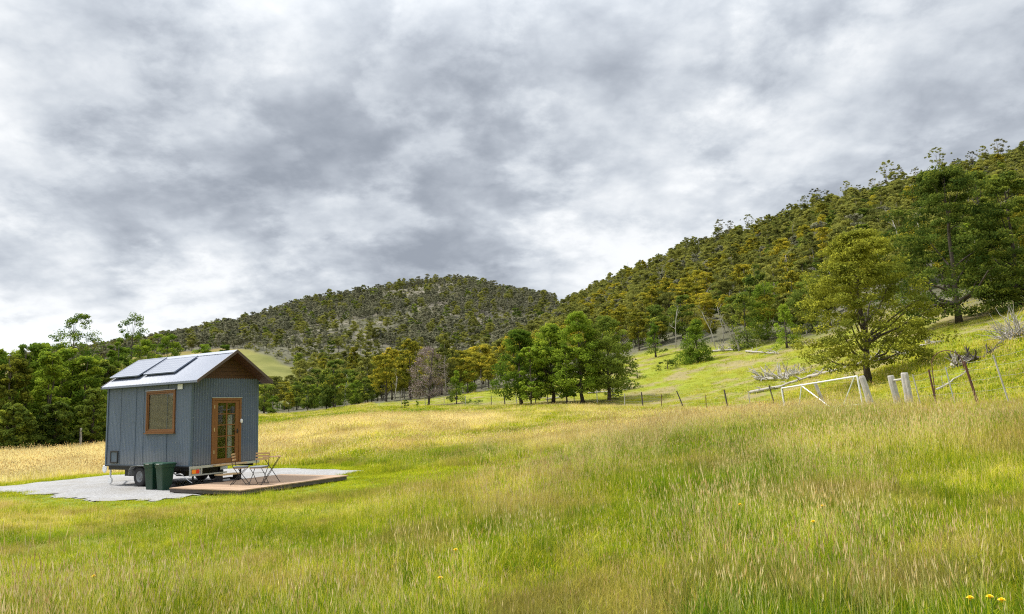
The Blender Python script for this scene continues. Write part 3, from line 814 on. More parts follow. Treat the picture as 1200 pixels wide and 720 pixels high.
named_tree(922, 402, 94, 352, 33, mk(17, M_leaf_green, 'cone', .12, 40, 80, .2, clump=.19), 'small pointed bright green tree on open grass left of the olive-yellow tree')
named_tree(952, 392, 102, 326, 52, mk(18, M_leaf_dark, 'egg', .1, 80, 80, .24, clump=.17), 'dark green tree just left of the olive-yellow crown')
named_tree(818, 423, 98, 372, 46, mk(19, M_leaf_green, 'cone', .0, 120, 90, .2, clump=.15), 'round-bottomed young green tree with foliage down to the grass, alone on the slope')
named_tree(768, 414, 116, 372, 24, mk(20, M_leaf_green, 'cone', .2, 36, 70, .22, clump=.19), 'thin young green tree at the forest edge left of the round-bottomed young one')
G5 = 'green trees in the clump on the fence line'
for px, py, r, top, wd, sd, lb in ((611, 474, 77, 383, 66, 21, 'leftmost tree of the green clump on the fence line'),
        (648, 470, 76, 374, 62, 22, 'second tall tree from the left in the green clump on the fence line'),
        (682, 470, 74, 360, 70, 23, 'thick-trunked tallest tree in the middle of the green clump on the fence line'),
        (714, 468, 75, 366, 68, 24, 'rightmost tree of the green clump, low branches over the fence'),
        (665, 471, 73, 398, 34, 25, 'slim lower tree just left of the thick trunk in the green clump'),
        (623, 474, 74, 402, 34, 26, 'slim lower tree just right of the leftmost one in the green clump')):
    named_tree(px, py, r, top, wd, mk(sd, M_leaf_green if sd != 24 else M_leaf_dark, 'egg' if wd > 50 else 'round', .20, 150 if wd > 50 else 50, 120, .2, trunk_r=.17 if wd > 50 else .08, nlimb=22, flat=.6, clump=.14, tip=.08), lb, G5)
named_tree(502, 478, 98, 408, 60, mk(31, M_twig_purple, 'dome', .24, 150, 60, .13, M_darkwood, trunk_r=.16, nlimb=60, flat=.8, clump=.10, forks=3), 'bare purple-brown tree with forked dark trunks at the meadow edge', name='dead_tree', rz=.6)
named_tree(535, 475, 97, 436, 23, mk(32, M_leaf_green, 'cone', .14, 40, 70, .2, trunk_r=.07, clump=.19), 'small green tree standing just right of the bare purple-brown tree')
named_tree(475, 485, 88, 475, 9, mk(33, M_leaf_green, 'round', .02, 14, 60, .12, trunk_r=.03, nlimb=4, clump=.25), 'little green shrub in the grass left of the bare purple-brown tree', name='shrub')
named_tree(489, 482, 92, 473, 5, mk(34, M_leaf_green, 'col', .02, 10, 50, .12, trunk_r=.03, nlimb=3, clump=.3), 'tiny upright sapling at the foot of the bare purple-brown tree', name='sapling')
named_tree(327, 408, 400, 396, 13, mk(35, M_leaf_dark, 'round', .0, 30, 60, .6, clump=.22), 'round dark bush on the top edge of the far grassy clearing')
named_tree(300, 440, 205, 412, 22, mk(36, M_leaf_rust, 'round', .1, 50, 60, .4, clump=.18), 'rusty brown-green tree showing above the front gable of the cabin')
named_tree(415, 466, 175, 398, 28, mk(37, M_leaf_gold, 'cone', .1, 60, 80, .4, clump=.17), 'tall golden-green tree rising above the far edge of the meadow')
# --- the stand of trees on the left
for i, (px, py, r, top, wd, ml, shp, lb) in enumerate((
        (-14, 527, 62, 427, 60, M_leaf_green, 'broad', 'bushy tree cut by the left edge of the picture'),
        (12, 529, 60, 433, 42, M_leaf_spread, 'round', 'brownish olive tree at the far left with bare lower twigs'),
        (30, 527, 64, 421, 50, M_leaf_green, 'broad', 'rounded green tree second from the left edge'),
        (52, 526, 61, 427, 46, M_leaf_green, 'broad', 'bright green tree in the middle of the left-hand stand'),
        (74, 526, 64, 423, 50, M_leaf_green, 'broad', 'green tree right of the middle of the left-hand stand'),
        (96, 525, 63, 431, 50, M_leaf_green, 'broad', 'green tree with leaning dark stem near the cabin end of the left-hand stand'),
        (118, 524, 66, 437, 46, M_leaf_dark, 'broad', 'dark green tree partly behind the rear wall of the cabin'),
        (42, 524, 69, 417, 44, M_leaf_green, 'broad', 'taller tree standing behind the left-hand stand'),
        (108, 522, 60, 462, 34, M_leaf_dark, 'round', 'low dark bush beside the rear corner of the cabin'),
        (64, 526, 58, 478, 36, M_leaf_dark, 'round', 'low bush under the middle of the left-hand stand'),
        (14, 528, 57, 480, 36, M_leaf_dark, 'round', 'low bush under the far left of the stand'),
        (134, 520, 76, 415, 34, M_leaf_green, 'round', 'green tree just behind the rear eave of the cabin'),
        (165, 505, 88, 402, 44, M_leaf_green, 'broad', 'green tree showing over the solar panels'),
        (196, 502, 92, 398, 44, M_leaf_green, 'broad', 'green tree showing over the middle of the cabin ridge'),
        (238, 495, 105, 407, 34, M_leaf_green, 'round', 'pale green tree showing over the front part of the cabin ridge'),
        (262, 495, 105, 410, 26, M_leaf_green, 'round', 'small pale green tree above the ridge, near the gable apex'))):
    low = wd < 38 and top > 450
    named_tree(px, py, r, top, wd, mk(40 + i, ml, shp, .0 if low else .10, 100, 120, .19, trunk_r=.12, nlimb=22, flat=.65, clump=.15, tip=.05, forks=1 if low else 2), lb)
named_tree(88, 505, 92, 376, 60, mk(60, M_leaf_green, 'umb', .35, 110, 60, .2, trunk_r=.13, nlimb=24, flat=.55, clump=.13, forks=2), 'airy tall tree with open top rising above the left-hand stand')
named_tree(149, 500, 96, 372, 46, mk(61, M_leaf_green, 'col', .35, 80, 60, .2, trunk_r=.13, nlimb=20, flat=.7, clump=.15, forks=2), 'airy upright tall tree rising behind the rear end of the cabin roof')
named_tree(182, 500, 100, 392, 20, mk(62, M_leaf_green, 'col', .4, 16, 60, .2, trunk_r=.1, nlimb=12, clump=.18), 'slim tree top just right of the airy upright one')

# --- prototypes for the forest: copies share their mesh data
def protos(prefix, mats, seeds, hs, cws, base, ncl, per, leaf, shapes, mbark, **k):
    out = []
    for i, sd in enumerate(seeds):
        out.append(tree_meshes(prefix, sd, hs[i % len(hs)], cws[i % len(cws)], base, ncl, per, leaf, mats[i % len(mats)], mbark[i % len(mbark)], shape=shapes[i % len(shapes)], **k))
    return out
P_gold = protos('gold', [M_leaf_gold], (101, 102, 103, 104), (9, 10, 8.5, 9.5), (6.5, 6, 7, 6), .42, 40, 70, .44, ('umb', 'round'), [M_bark_pale, M_bark], trunk_r=.16, nlimb=8, flat=.45, clump=.19, tip=.3)
P_olive = protos('olive', [M_leaf_olive], (111, 112, 113, 114, 115), (10, 9, 11, 9.5, 8), (6.5, 7, 6, 6.5, 6), .42, 42, 70, .44, ('umb', 'round', 'broad'), [M_bark_pale, M_bark], trunk_r=.16, nlimb=8, flat=.45, clump=.19)
P_dark = protos('dark', [M_leaf_dark], (121, 122, 123), (9, 8, 9.5), (6, 6.5, 5.5), .25, 42, 70, .44, ('round', 'broad'), [M_bark], trunk_r=.16, nlimb=10, flat=.55, clump=.19)
P_green = protos('green', [M_leaf_green], (131, 132), (7.5, 8.5), (5.5, 6), .15, 40, 70, .42, ('round', 'cone'), [M_bark], trunk_r=.13, nlimb=8, clump=.19)
P_grey = protos('grey', [M_leaf_grey], (141, 142, 143, 144), (8, 9, 7, 8.5), (5, 5.5, 6, 4.8), .38, 22, 44, .60, ('umb', 'round', 'broad'), [M_bark_pale, M_bark], trunk_r=.15, nlimb=6, flat=.5, clump=.2)
P_scrub = protos('scrub', [M_leaf_grey, M_leaf_olive], (151, 152), (3.2, 2.6), (4.2, 4.8), .0, 12, 24, .5, ('round',), [M_bark], trunk_r=.08, nlimb=3, clump=.2)
P_sky = protos('skyline', [M_leaf_grey, M_leaf_olive], (161, 162, 163), (11, 12.5, 10), (7.5, 8.5, 7), .60, 36, 26, .42, ('umb',), [M_bark_pale, M_bark], trunk_r=.17, nlimb=14, flat=.40, clump=.085, forks=2)
P_dead = [dead_meshes('stag', s_, h_, c_, M_deadwood, levels=3, r0=.13, start=.4, up_=.8) for s_, h_, c_ in ((171, 9, 5), (172, 8, 4.5), (173, 10, 5))]
P_lowb = protos('low', [M_leaf_green, M_leaf_dark], (181, 182), (2.0, 1.6), (3.0, 2.6), .0, 14, 40, .22, ('round',), [M_bark], trunk_r=.05, nlimb=4, clump=.2)
ALLP = P_gold + P_olive + P_dark + P_green + P_grey + P_scrub + P_sky + P_dead
iG, iO, iD, iN = 0, 4, 9, 12; iY, iS, iK, iX = 14, 18, 20, 23

def poisson(x, y, spacing):
    "thin a cloud of points so that neighbours keep their distance"
    cell = {}; keep = []
    for i in range(len(x)):
        s_ = spacing[i]; cx, cy = int(x[i] // 8), int(y[i] // 8); okk = True
        for dx in (-1, 0, 1):
            for dy in (-1, 0, 1):
                for j in cell.get((cx + dx, cy + dy), ()):
                    if (x[i] - x[j]) ** 2 + (y[i] - y[j]) ** 2 < s_ * s_: okk = False; break
                if not okk: break
            if not okk: break
        if okk: cell.setdefault((cx, cy), []).append(i); keep.append(i)
    return np.array(keep)
frs = np.random.RandomState(23)
n = 190000
fa = frs.uniform(az_of(-140), az_of(1330), n); fr = np.sqrt(frs.uniform(55 ** 2, 800 ** 2, n))
fx, fy = fr * np.sin(fa), fr * np.cos(fa)
er = edge_r(fa)
pxa = np.interp(fa, [az_of(p) for p in range(-150, 1351, 50)], list(range(-150, 1351, 50)))
righthill = (pxa > 640)
rmax = np.where(pxa > 860, 360, np.where(pxa > 700, 440, np.where(pxa > 655, 470, 790)))
k = (fr > er + 2) & (clearing(fx, fy) < .3) & (fr < rmax)
k &= ~((pxa < 135) & (fr < 74))
k &= ~((pxa > 1020) & (fr < er + 10))
fx, fy, fr, fa, pxa = fx[k], fy[k], fr[k], fa[k], pxa[k]
nn = fbm(fx / 60, fy / 60, 201, 4)
farhill = (fr > 330) & (pxa < 655)
rocky = farhill & (nn + .16 * np.exp(-((pxa - 430) / 90.) ** 2) - .1 * sstep(620, 720, fr) > .60)
spacing = np.where(farhill, 3.3, np.where(pxa > 655, 3.0, 4.1)) * np.where(rocky, 1.5, 1.0)
kp = poisson(fx, fy, spacing)
fx, fy, fr, fa, pxa, nn, rocky, farhill = [v[kp] for v in (fx, fy, fr, fa, pxa, nn, rocky, farhill)]
er = edge_r(fa); n = len(fx); u = frs.rand(n); v = frs.rand(n)
near = fr - er
ki = np.empty(n, int)
goldp = np.where(pxa > 655, .10 + .34 * sstep(160, 20, near) * sstep(1000, 760, pxa) + .12 * sstep(140, 20, near), np.where((pxa > 440) & (near < 70), .62, .06))
for i in range(n):
    if farhill[i]:
        ki[i] = iS + frs.randint(2) if (rocky[i] and u[i] < .75) or u[i] < .10 else (iX + frs.randint(3) if u[i] < .14 else (iO + frs.randint(5) if u[i] > .90 else (iD + frs.randint(3) if u[i] > .86 else iY + frs.randint(4))))
    elif u[i] < goldp[i]: ki[i] = iG + frs.randint(4)
    elif v[i] < (.13 if 640 < pxa[i] < 860 and near[i] > 50 else .05): ki[i] = iX + frs.randint(3)
    elif 640 < pxa[i] < 860 and near[i] > 60 and v[i] < .42: ki[i] = iY + frs.randint(4)
    elif v[i] < .15 and near[i] > 60: ki[i] = iY + frs.randint(4)
    elif v[i] < .30: ki[i] = iD + frs.randint(3)
    elif near[i] < 45 and pxa[i] < 460 and v[i] < .8: ki[i] = (iN + frs.randint(2)) if v[i] < .6 else iD + frs.randint(3)
    elif near[i] < 30 and v[i] < .45: ki[i] = iN + frs.randint(2)
    else: ki[i] = iO + frs.randint(5)
sc = np.where(pxa > 655, .44 + .46 * frs.rand(n) ** 1.4, .60 + .7 * frs.rand(n) ** 1.3) * np.where(farhill, .92, 1.0)
sc *= np.where((pxa < 655) & (~farhill), .80, 1.0)
sc *= np.where((pxa > 215) & (pxa < 360) & (fr < 215), .80, 1.0)
fz = H(fx, fy) - .15
rzs = frs.uniform(0, 6.28, n)
app = sc / fr * ((pxa > -20) & (pxa < 1215))
order = np.argsort(-app)
NIND = 225
ind, rest = order[:NIND], order[NIND:]
KIND = ['gum tree with gold-tipped crown', 'olive-crowned gum tree', 'dark green crowned tree', 'bushy bright green tree', 'grey-green gum tree', 'low scrubby tree', 'thin-topped gum tree', 'bare grey dead tree']
def kind_of(i): return 0 if i < 4 else 1 if i < 9 else 2 if i < 12 else 3 if i < 14 else 4 if i < 18 else 5 if i < 20 else 6 if i < 23 else 7
for i in ind:
    kd = kind_of(ki[i]); dead = kd == 7
    where = 'along the foot of the right-hand hill' if pxa[i] > 655 else ('behind the far edge of the meadow' if pxa[i] > 230 else 'behind the cabin and the left-hand stand')
    place_tree(ALLP[ki[i]], fx[i], fy[i], fz[i], rzs[i], (sc[i], sc[i] * frs.uniform(.9, 1.15)), KIND[kd] + ' in the forest ' + where,
               KIND[kd] + 's ' + where, 'dead_tree' if dead else 'gum_tree', parts=('limbs' if dead else 'crown', 'trunk'))
def joined(pair, name):
    "crown and trunk in one mesh for the far mass of forest"
    vs_, fs4, fs3, cs, off = [], [], [], [], 0
    mats = []
    me = bpy.data.meshes.new(name)
    V, F, Cc, MI = [], [], [], []
    base = 0
    for mi, s_ in enumerate(pair):
        nv = len(s_.vertices); co = np.empty(nv * 3, np.float32); s_.vertices.foreach_get('co', co); V.append(co.reshape(-1, 3))
        if s_.color_attributes:
            cc = np.empty(nv * 4, np.float32); s_.color_attributes[0].data.foreach_get('color', cc); Cc.append(cc.reshape(-1, 4)[:, :3])
        else: Cc.append(np.zeros((nv, 3)))
        li = np.empty(len(s_.loops), np.int32); s_.loops.foreach_get('vertex_index', li)
        ls = np.empty(len(s_.polygons), np.int32); s_.polygons.foreach_get('loop_start', ls); lt = np.empty(len(s_.polygons), np.int32); s_.polygons.foreach_get('loop_total', lt)
        for kk in (4, 3):
            sel = ls[lt == kk]
            if len(sel): F.append(li[sel[:, None] + np.arange(kk)] + base); MI.append(np.full(len(sel), mi))
        base += nv
    me = new_mesh(name, np.concatenate(V), F, colors=np.concatenate(Cc))
    me.materials.append(pair[0].materials[0]); me.materials.append(pair[1].materials[0])
    me.polygons.foreach_set('material_index', np.concatenate(MI).astype(np.int32)); me.update()
    return bpy.data.objects.new(name, me)
def forest(name, sel, label):
    scatter(name, [joined(p, 'k') for p in ALLP], np.stack([fx[sel], fy[sel], fz[sel]], -1), rzs[sel], sc[sel], ki[sel], label, 'forest')
forest('hillside_forest', rest[~farhill[rest]], 'dense olive and gold gum forest covering the steep right-hand hill')
forest('distant_forest', rest[farhill[rest]], 'grey-green dry forest covering the distant rounded hill')
print('forest', n, len(rest))
# --- tall thin trees that break the skyline of the right-hand hill
ridge = ((700, 430), (713, 420), (738, 410), (765, 400), (800, 380), (846, 335), (858, 330), (880, 325), (897, 320), (925, 318), (948, 312), (962, 300), (975, 305), (1000, 300), (1015, 300), (1032, 300), (1050, 296), (1062, 300), (1085, 300), (1112, 296), (1135, 300), (1152, 290), (1168, 300), (1188, 290))
for i, (px, r) in enumerate(ridge):
    x, y, z = at(px, r, 300)
    big_ = px in (846, 965, 1050, 1062, 1112, 1188, 962)
    place_tree(P_sky[i % 3], x, y, z, i * 1.3, (1.0, 1.18) if big_ else (.72, .92), 'thin umbrella-topped gum breaking the skyline of the right-hand hill', 'umbrella-topped gums on the skyline', 'gum_tree')
for i, (px, py, r, s_, lb) in enumerate(((990, 262, 268, 1.35, 'forked bare white tree standing out near the skyline'), (1178, 250, 150, .9, 'pale bare forked tree among golden crowns near the right edge'),
        (1072, 300, 300, 1.0, 'bare twiggy tree on the skyline'), (838, 400, 112, 1.0, 'grey bare tree in the hollow left of the leaning dead trunk'), (848, 402, 116, 1.1, 'twin grey bare tree in the same hollow'),
        (792, 408, 122, 1.0, 'pale bare trunk at the forest edge above the young green tree'), (462, 475, 128, .8, 'bare grey tree at the meadow edge left of the purple-brown tree'))):
    x, y, z = at(px, r, py)
    place_tree(P_dead[i % 3], x, y, z, 2 + i * 1.7, (s_ * .62, s_ * .72), lb, name='dead_tree', parts=('limbs', 'trunk'))
# --- low bushes along the fence under the green clump and on the slope
for i, (px, r, s_, lb) in enumerate(((718, 77, 1.0, 'low green bush under the right end of the green clump'), (735, 84, 1.3, 'green bush right of the clump, on the slope'), (748, 92, .8, 'smaller bush up the slope right of the clump'),
        (784, 96, 1.2, 'low bracken-like bush below the round-bottomed young tree'), (800, 104, 1.0, 'low bush just left of the round-bottomed young tree'), (560, 92, .5, 'small tuft-like bush on the fence left of the clump'),
        (548, 94, .45, 'tiny bush on the fence line right of the small tree'))):
    x, y, z = at(px, r); place_tree(P_lowb[i % 2], x, y, z, i, (s_, s_ * .7), lb, name='bush', cat='bush')

# ------------------------------------------------------------------ materials for built things
def b_wall(t):
    g = t.n('ShaderNodeTexCoord'); mp = t.n('ShaderNodeMapping'); mp.inputs['Scale'].default_value = (7, 7, .6); t.l(g.outputs['Object'], mp.inputs['Vector'])
    st_ = t.noise(mp.outputs[0], 2.0, 6, .65); n_ = t.noise(g.outputs['Object'], 1.6, 6, .6)
    c = t.mix(n_, (.080, .112, .165), (.112, .150, .212)); c = t.mix(t.ramp(st_, [(.48, (0, 0, 0)), (.80, (.45, .45, .45))]), c, (.17, .19, .21))
    s_ = t.n('ShaderNodeSeparateXYZ'); t.l(g.outputs['Object'], s_.inputs[0])
    spl = t.math('MULTIPLY', t.math('SUBTRACT', t.math('ADD', .95, t.math('MULTIPLY', n_, .5)), s_.outputs[2], clamp=True), 1.0, clamp=True)
    c = t.mix(t.math('MULTIPLY', spl, .8), c, (.24, .225, .20))
    return princ(t, c, t.math('ADD', .36, t.math('MULTIPLY', st_, .25)), 0.0, n_, .06, .01, .5)
M_steel_blue = pmat('slate_blue_steel', b_wall)
M_trim_blue = tinted('slate_blue_trim', (.075, .11, .155), .4, 0.0, .08, 4, .03, .5)
def b_roof(t):
    g = t.n('ShaderNodeTexCoord'); n_ = t.noise(g.outputs['Object'], 2.5, 6, .6)
    c = t.mix(n_, (.15, .18, .245), (.20, .23, .305)); return princ(t, c, .5, .0, n_, .05, .01, .5)
M_roof = pmat('roof_steel', b_roof)
def b_timber(dark, light, rough=.5):
    def b(t):
        g = t.n('ShaderNodeTexCoord'); mp = t.n('ShaderNodeMapping'); mp.inputs['Scale'].default_value = (14, 14, 2.2); t.l(g.outputs['Object'], mp.inputs['Vector'])
        n_ = t.noise(mp.outputs[0], 1.6, 7, .65, 1.2)
        return princ(t, t.mix(n_, dark, light), rough, 0, n_, .2, .004, .35)
    return b
M_door = pmat('stained_timber', b_timber((.12, .048, .016), (.26, .115, .035)))
M_gable = pmat('dark_cedar', b_timber((.055, .026, .016), (.11, .050, .028), .6))
M_barge = tinted('brown_fascia', (.085, .06, .052), .5, 0, .15, 5)
M_pale_timber = pmat('pale_timber', b_timber((.48, .33, .17), (.66, .49, .28), .6))
M_galv = tinted('galvanised_steel', (.52, .54, .56), .38, .6, .15, 9)
M_black = tinted('black_paint', (.018, .018, .020), .5, 0, .3, 9)
M_rubber = tinted('rubber', (.03, .03, .032), .8, 0, .3, 12)
M_white = tinted('white_plastic', (.78, .79, .80), .4, 0, .04, 6)
M_dark_in = tinted('dark_interior', (.05, .045, .04), .9, 0, .2, 2)
M_wheel = tinted('painted_rim', (.22, .23, .24), .4, .3, .2, 9)
M_red = pmat('red_lens', lambda t: princ(t, (.75, .03, .02), .2, 0, None, spec=.6))
M_amber = pmat('amber_lens', lambda t: princ(t, (.9, .30, .03), .2, 0, None, spec=.6))
M_brass = tinted('hinge_metal', (.55, .45, .30), .35, .6, .1, 8)
M_blind = tinted('tan_blind', (.34, .25, .13), .8, 0, .12, 5)
M_curtain = tinted('pale_curtain', (.5, .5, .47), .9, 0, .1, 5)
def b_glass(t):
    tr = t.n('ShaderNodeBsdfTransparent'); tr.inputs[0].default_value = (.82, .85, .84, 1)
    gl = t.n('ShaderNodeBsdfGlossy'); gl.inputs['Roughness'].default_value = .03; gl.inputs[0].default_value = (.9, .93, .95, 1)
    gg = t.n('ShaderNodeNewGeometry'); dd = t.math('ABSOLUTE', t.vmath('DOT_PRODUCT', gg.outputs['Incoming'], None, out=1)); t.l(gg.outputs['Normal'], dd.node.inputs[0].links[0].from_node.inputs[1])
    fz_ = t.math('ADD', .05, t.math('MULTIPLY', .95, t.math('POWER', t.math('SUBTRACT', 1.0, dd, clamp=True), 5.0)))
    m_ = t.n('ShaderNodeMixShader'); t.l(fz_, m_.inputs[0])
    t.l(tr.outputs[0], m_.inputs[1]); t.l(gl.outputs[0], m_.inputs[2]); return m_.outputs[0]
M_glass = pmat('window_glass', b_glass)
def b_solar(t):
    g = t.n('ShaderNodeTexCoord'); br = t.n('ShaderNodeTexBrick'); br.offset = 0
    br.inputs['Scale'].default_value = 1.0; br.inputs['Brick Width'].default_value = .16; br.inputs['Row Height'].default_value = .16; br.inputs['Mortar Size'].default_value = .008
    br.inputs['Color1'].default_value = (.17, .19, .25, 1); br.inputs['Color2'].default_value = (.185, .205, .265, 1); br.inputs['Mortar'].default_value = (.32, .35, .40, 1)
    t.l(g.outputs['Object'], br.inputs['Vector']); return princ(t, br.outputs[0], .22, 0, None, spec=.9)
M_solar = pmat('solar_cells', b_solar)
def b_deck(t):
    g = t.n('ShaderNodeTexCoord'); mp = t.n('ShaderNodeMapping'); mp.inputs['Scale'].default_value = (9, .9, 9); t.l(g.outputs['Object'], mp.inputs['Vector'])
    n_ = t.noise(mp.outputs[0], 2.2, 6, .6, .6); s_ = t.n('ShaderNodeSeparateXYZ'); t.l(g.outputs['Object'], s_.inputs[0])
    bid = t.math('FLOOR', t.math('DIVIDE', s_.outputs[0], .145)); wn = t.n('ShaderNodeTexWhiteNoise', noise_dimensions='1D'); t.l(bid, wn.inputs['W'])
    c = t.mix(n_, (.24, .155, .10), (.40, .275, .185)); c = t.mix(t.math('MULTIPLY', wn.outputs['Value'], .45), c, (.50, .36, .24))
    return princ(t, c, .75, 0, n_, .25, .004, .3)
M_deck = pmat('deck_timber', b_deck)
M_bin = tinted('dark_green_plastic', (.005, .038, .020), .42, 0, .2, 4, .05, .5)
M_binlid = tinted('green_lid_plastic', (.006, .045, .025), .4, 0, .2, 4, .05, .5)
M_grey_cush = tinted('grey_cushion', (.22, .235, .26), .9, 0, .15, 20)
M_slat = tinted('bistro_slat_timber', (.50, .30, .15), .6, 0, .25, 9)
M_weather = tinted('weathered_post', (.42, .395, .365), .9, 0, .45, 6, .6)
M_rust = tinted('rusty_steel', (.11, .050, .034), .8, .1, .5, 14, .4)
M_gate = tinted('white_galvanised_pipe', (.72, .74, .74), .4, .1, .08, 8)
M_wire = tinted('fence_wire', (.30, .29, .28), .5, .5, .2, 8)

# ------------------------------------------------------------------ the cabin on its trailer (local x across the front, y to the rear, z up)
W_, L_, ZB, ZT = 2.39, 4.31, .655, 3.229
RZ = rad(90) - YAW
cab = thing('tiny_house', 'slate blue corrugated steel cabin on a wheeled trailer, with timber door and window', 'cabin', (CA[0], CA[1], 0), RZ)
def corr(name, axis, rects, off, mat, outward, amp=.010, pitch=.076, parent=cab):
    "corrugated sheet; axis 'x': runs across (front/back), 'y': runs along the side"
    V, F = [], []
    for a0, a1, z0, z1 in rects:
        n_ = max(2, int((a1 - a0) / pitch * 8)); b = len(V)
        for i in range(n_ + 1):
            a = a0 + (a1 - a0) * i / n_; d = off + outward * amp * math.sin(2 * math.pi * a / pitch)
            zt = z1(a) if callable(z1) else z1
            for z in (z0, zt): V.append((a, d, z) if axis == 'x' else (d, a, z))
        for i in range(n_): F.append((b + 2 * i, b + 2 * i + 2, b + 2 * i + 3, b + 2 * i + 1))
    return link(name, new_mesh(name, np.array(V), np.array(F), mat=mat, smooth=True), parent)
DX0, DX1, DZ0, DZ1 = .678, 1.736, .59, 2.621
WY0, WY1, WZ0, WZ1 = .755, 2.182, 1.636, 2.909
wl = corr('front_wall', 'x', [(.0, DX0, ZB, ZT), (DX0, DX1, DZ1, ZT), (DX1, W_, ZB, ZT)], 0, M_steel_blue, -1, .021, .092)
wsd = corr('side_wall', 'y', [(0, WY0, ZB, ZT), (WY0, WY1, ZB, WZ0), (WY0, WY1, WZ1, ZT), (WY1, L_, ZB, ZT)], 0, M_steel_blue, -1, .0045)
corr('side_wall', 'y', [(0, L_, ZB, ZT)], W_, M_steel_blue, 1, .0045)
pk = lambda a: ZT + (.80) * (1 - abs(a - W_ / 2) / (W_ / 2)) - .01
corr('rear_wall', 'x', [(0, W_, ZB, pk)], L_, M_steel_blue, 1, .008)
tr = MB()
for (x, y) in ((0, 0), (W_, 0), (0, L_), (W_, L_)):
    sx, sy = (-1 if x == 0 else 1), (-1 if y == 0 else 1)
    tr.box((min(x + sx * .020, x - sx * .055), min(y + sy * .017, y + sy * .022), ZB - .005), (max(x + sx * .020, x - sx * .055), max(y + sy * .017, y + sy * .022), ZT - .02))
    tr.box((min(x + sx * .0165, x + sx * .0215), min(y + sy * .016, y - sy * .055), ZB - .003), (max(x + sx * .0165, x + sx * .0215), max(y + sy * .016, y - sy * .055), ZT - .022))
tr.obj('corner_flashing', M_trim_blue, cab)
sm = MB()
for y in (1.14, 2.74, 3.55, 2.33): sm.box((-.013, y, ZB), (-.007, y + .012, ZT - .01 if y != 2.33 else ZT - .02))
sm.box((-.018, .02, ZB - .02), (-.004, L_ - .02, ZB + .02)); sm.obj('sheet_joint', M_trim_blue, cab)
sc_ = MB()
for y in np.arange(.08, L_, .152):
    for z in (.70, 1.33, 1.95, 3.1):
        if WY0 - .05 < y < WY1 + .05 and WZ0 - .05 < z < WZ1: continue
        sc_.box((-.014, y, z), (-.008, y + .012, z + .012))
for x in np.arange(.057, W_, .152):
    for z in (.71, 1.38, 2.05, 2.74):
        if DX0 - .03 < x < DX1 + .03 and z < DZ1: continue
        sc_.box((x, -.020, z), (x + .013, -.013, z + .013))
sc_.obj('screw', M_galv, cab)['kind'] = 'stuff'
# inside: floor, linings, ceiling
ins = MB(); ins.box((.05, .05, ZB), (W_ - .05, L_ - .05, ZB + .03)); ins.obj('floor', M_dark_in, cab)
ins = MB(); ins.box((W_ - .06, .06, ZB + .03), (W_ - .04, L_ - .06, ZT)); ins.box((.07, L_ - .08, ZB + .03), (W_ - .07, L_ - .06, ZT)); ins.obj('lining', M_dark_in, cab)
# gable boards
gb = MB(); nb = 7
for i in range(nb):
    z0 = ZT - .02 + i * .115; z1 = z0 + .108
    hw = lambda z: max(.03, (W_ / 2) * (1 - (z - ZT) / .80) - .03)
    a0, a1 = hw(max(z0, ZT)), hw(z1)
    if z1 > ZT + .74: continue
    P = [(W_ / 2 - a0, .0, z0), (W_ / 2 + a0, .0, z0), (W_ / 2 + a0, .03, z0), (W_ / 2 - a0, .03, z0), (W_ / 2 - a1, .0, z1), (W_ / 2 + a1, .0, z1), (W_ / 2 + a1, .03, z1), (W_ / 2 - a1, .03, z1)]
    gb.hexa(P)
gb.obj('gable_boards', M_gable, cab)
# roof: two corrugated slopes with thickness, ridge cap, barge boards, soffit
RY0, RY1 = -.48, L_ + .12
EX, ez, rz_ = -.16, ZT - .095, ZT + .80 + .03
def roof_slope(sign):
    V, F = [], []
    n_ = int((RY1 - RY0) / .076 * 6); b = 0
    xe = EX if sign < 0 else W_ - EX
    for lay in (0, -.018):
        for i in range(n_ + 1):
            y = RY0 + (RY1 - RY0) * i / n_; d = .009 * math.sin(2 * math.pi * y / .076) if lay == 0 else 0
            V.append((xe, y, ez + d + lay)); V.append((W_ / 2, y, rz_ + d + lay))
    m_ = 2 * (n_ + 1)
    for l_ in (0, 1):
        for i in range(n_):
            q = (l_ * m_ + 2 * i, l_ * m_ + 2 * i + 1, l_ * m_ + 2 * i + 3, l_ * m_ + 2 * i + 2); F.append(q if (l_ == 0) == (sign < 0) else q[::-1])
    for i in range(n_): F.append((2 * i, 2 * i + 2, m_ + 2 * i + 2, m_ + 2 * i))
    return new_mesh('roof_sheet', np.array(V), np.array(F), mat=M_roof, smooth=False)
rf = link('roof', roof_slope(-1), cab); link('roof_sheet', roof_slope(1), rf)
rc = MB(); sl = math.atan2(rz_ - ez, W_ / 2 - EX)
for sgn in (-1, 1):
    dx, dz = math.cos(sl) * .16, math.sin(sl) * .16
    rc.hexa([(W_ / 2, RY0 - .004, rz_ + .014), (W_ / 2 + sgn * dx, RY0 - .004, rz_ - dz + .014), (W_ / 2 + sgn * dx, RY1 + .004, rz_ - dz + .014), (W_ / 2, RY1 + .004, rz_ + .014),
             (W_ / 2, RY0 - .004, rz_ + .022), (W_ / 2 + sgn * dx, RY0 - .004, rz_ - dz + .022), (W_ / 2 + sgn * dx, RY1 + .004, rz_ - dz + .022), (W_ / 2, RY1 + .004, rz_ + .022)])
rc.obj('ridge_cap', M_roof, rf)
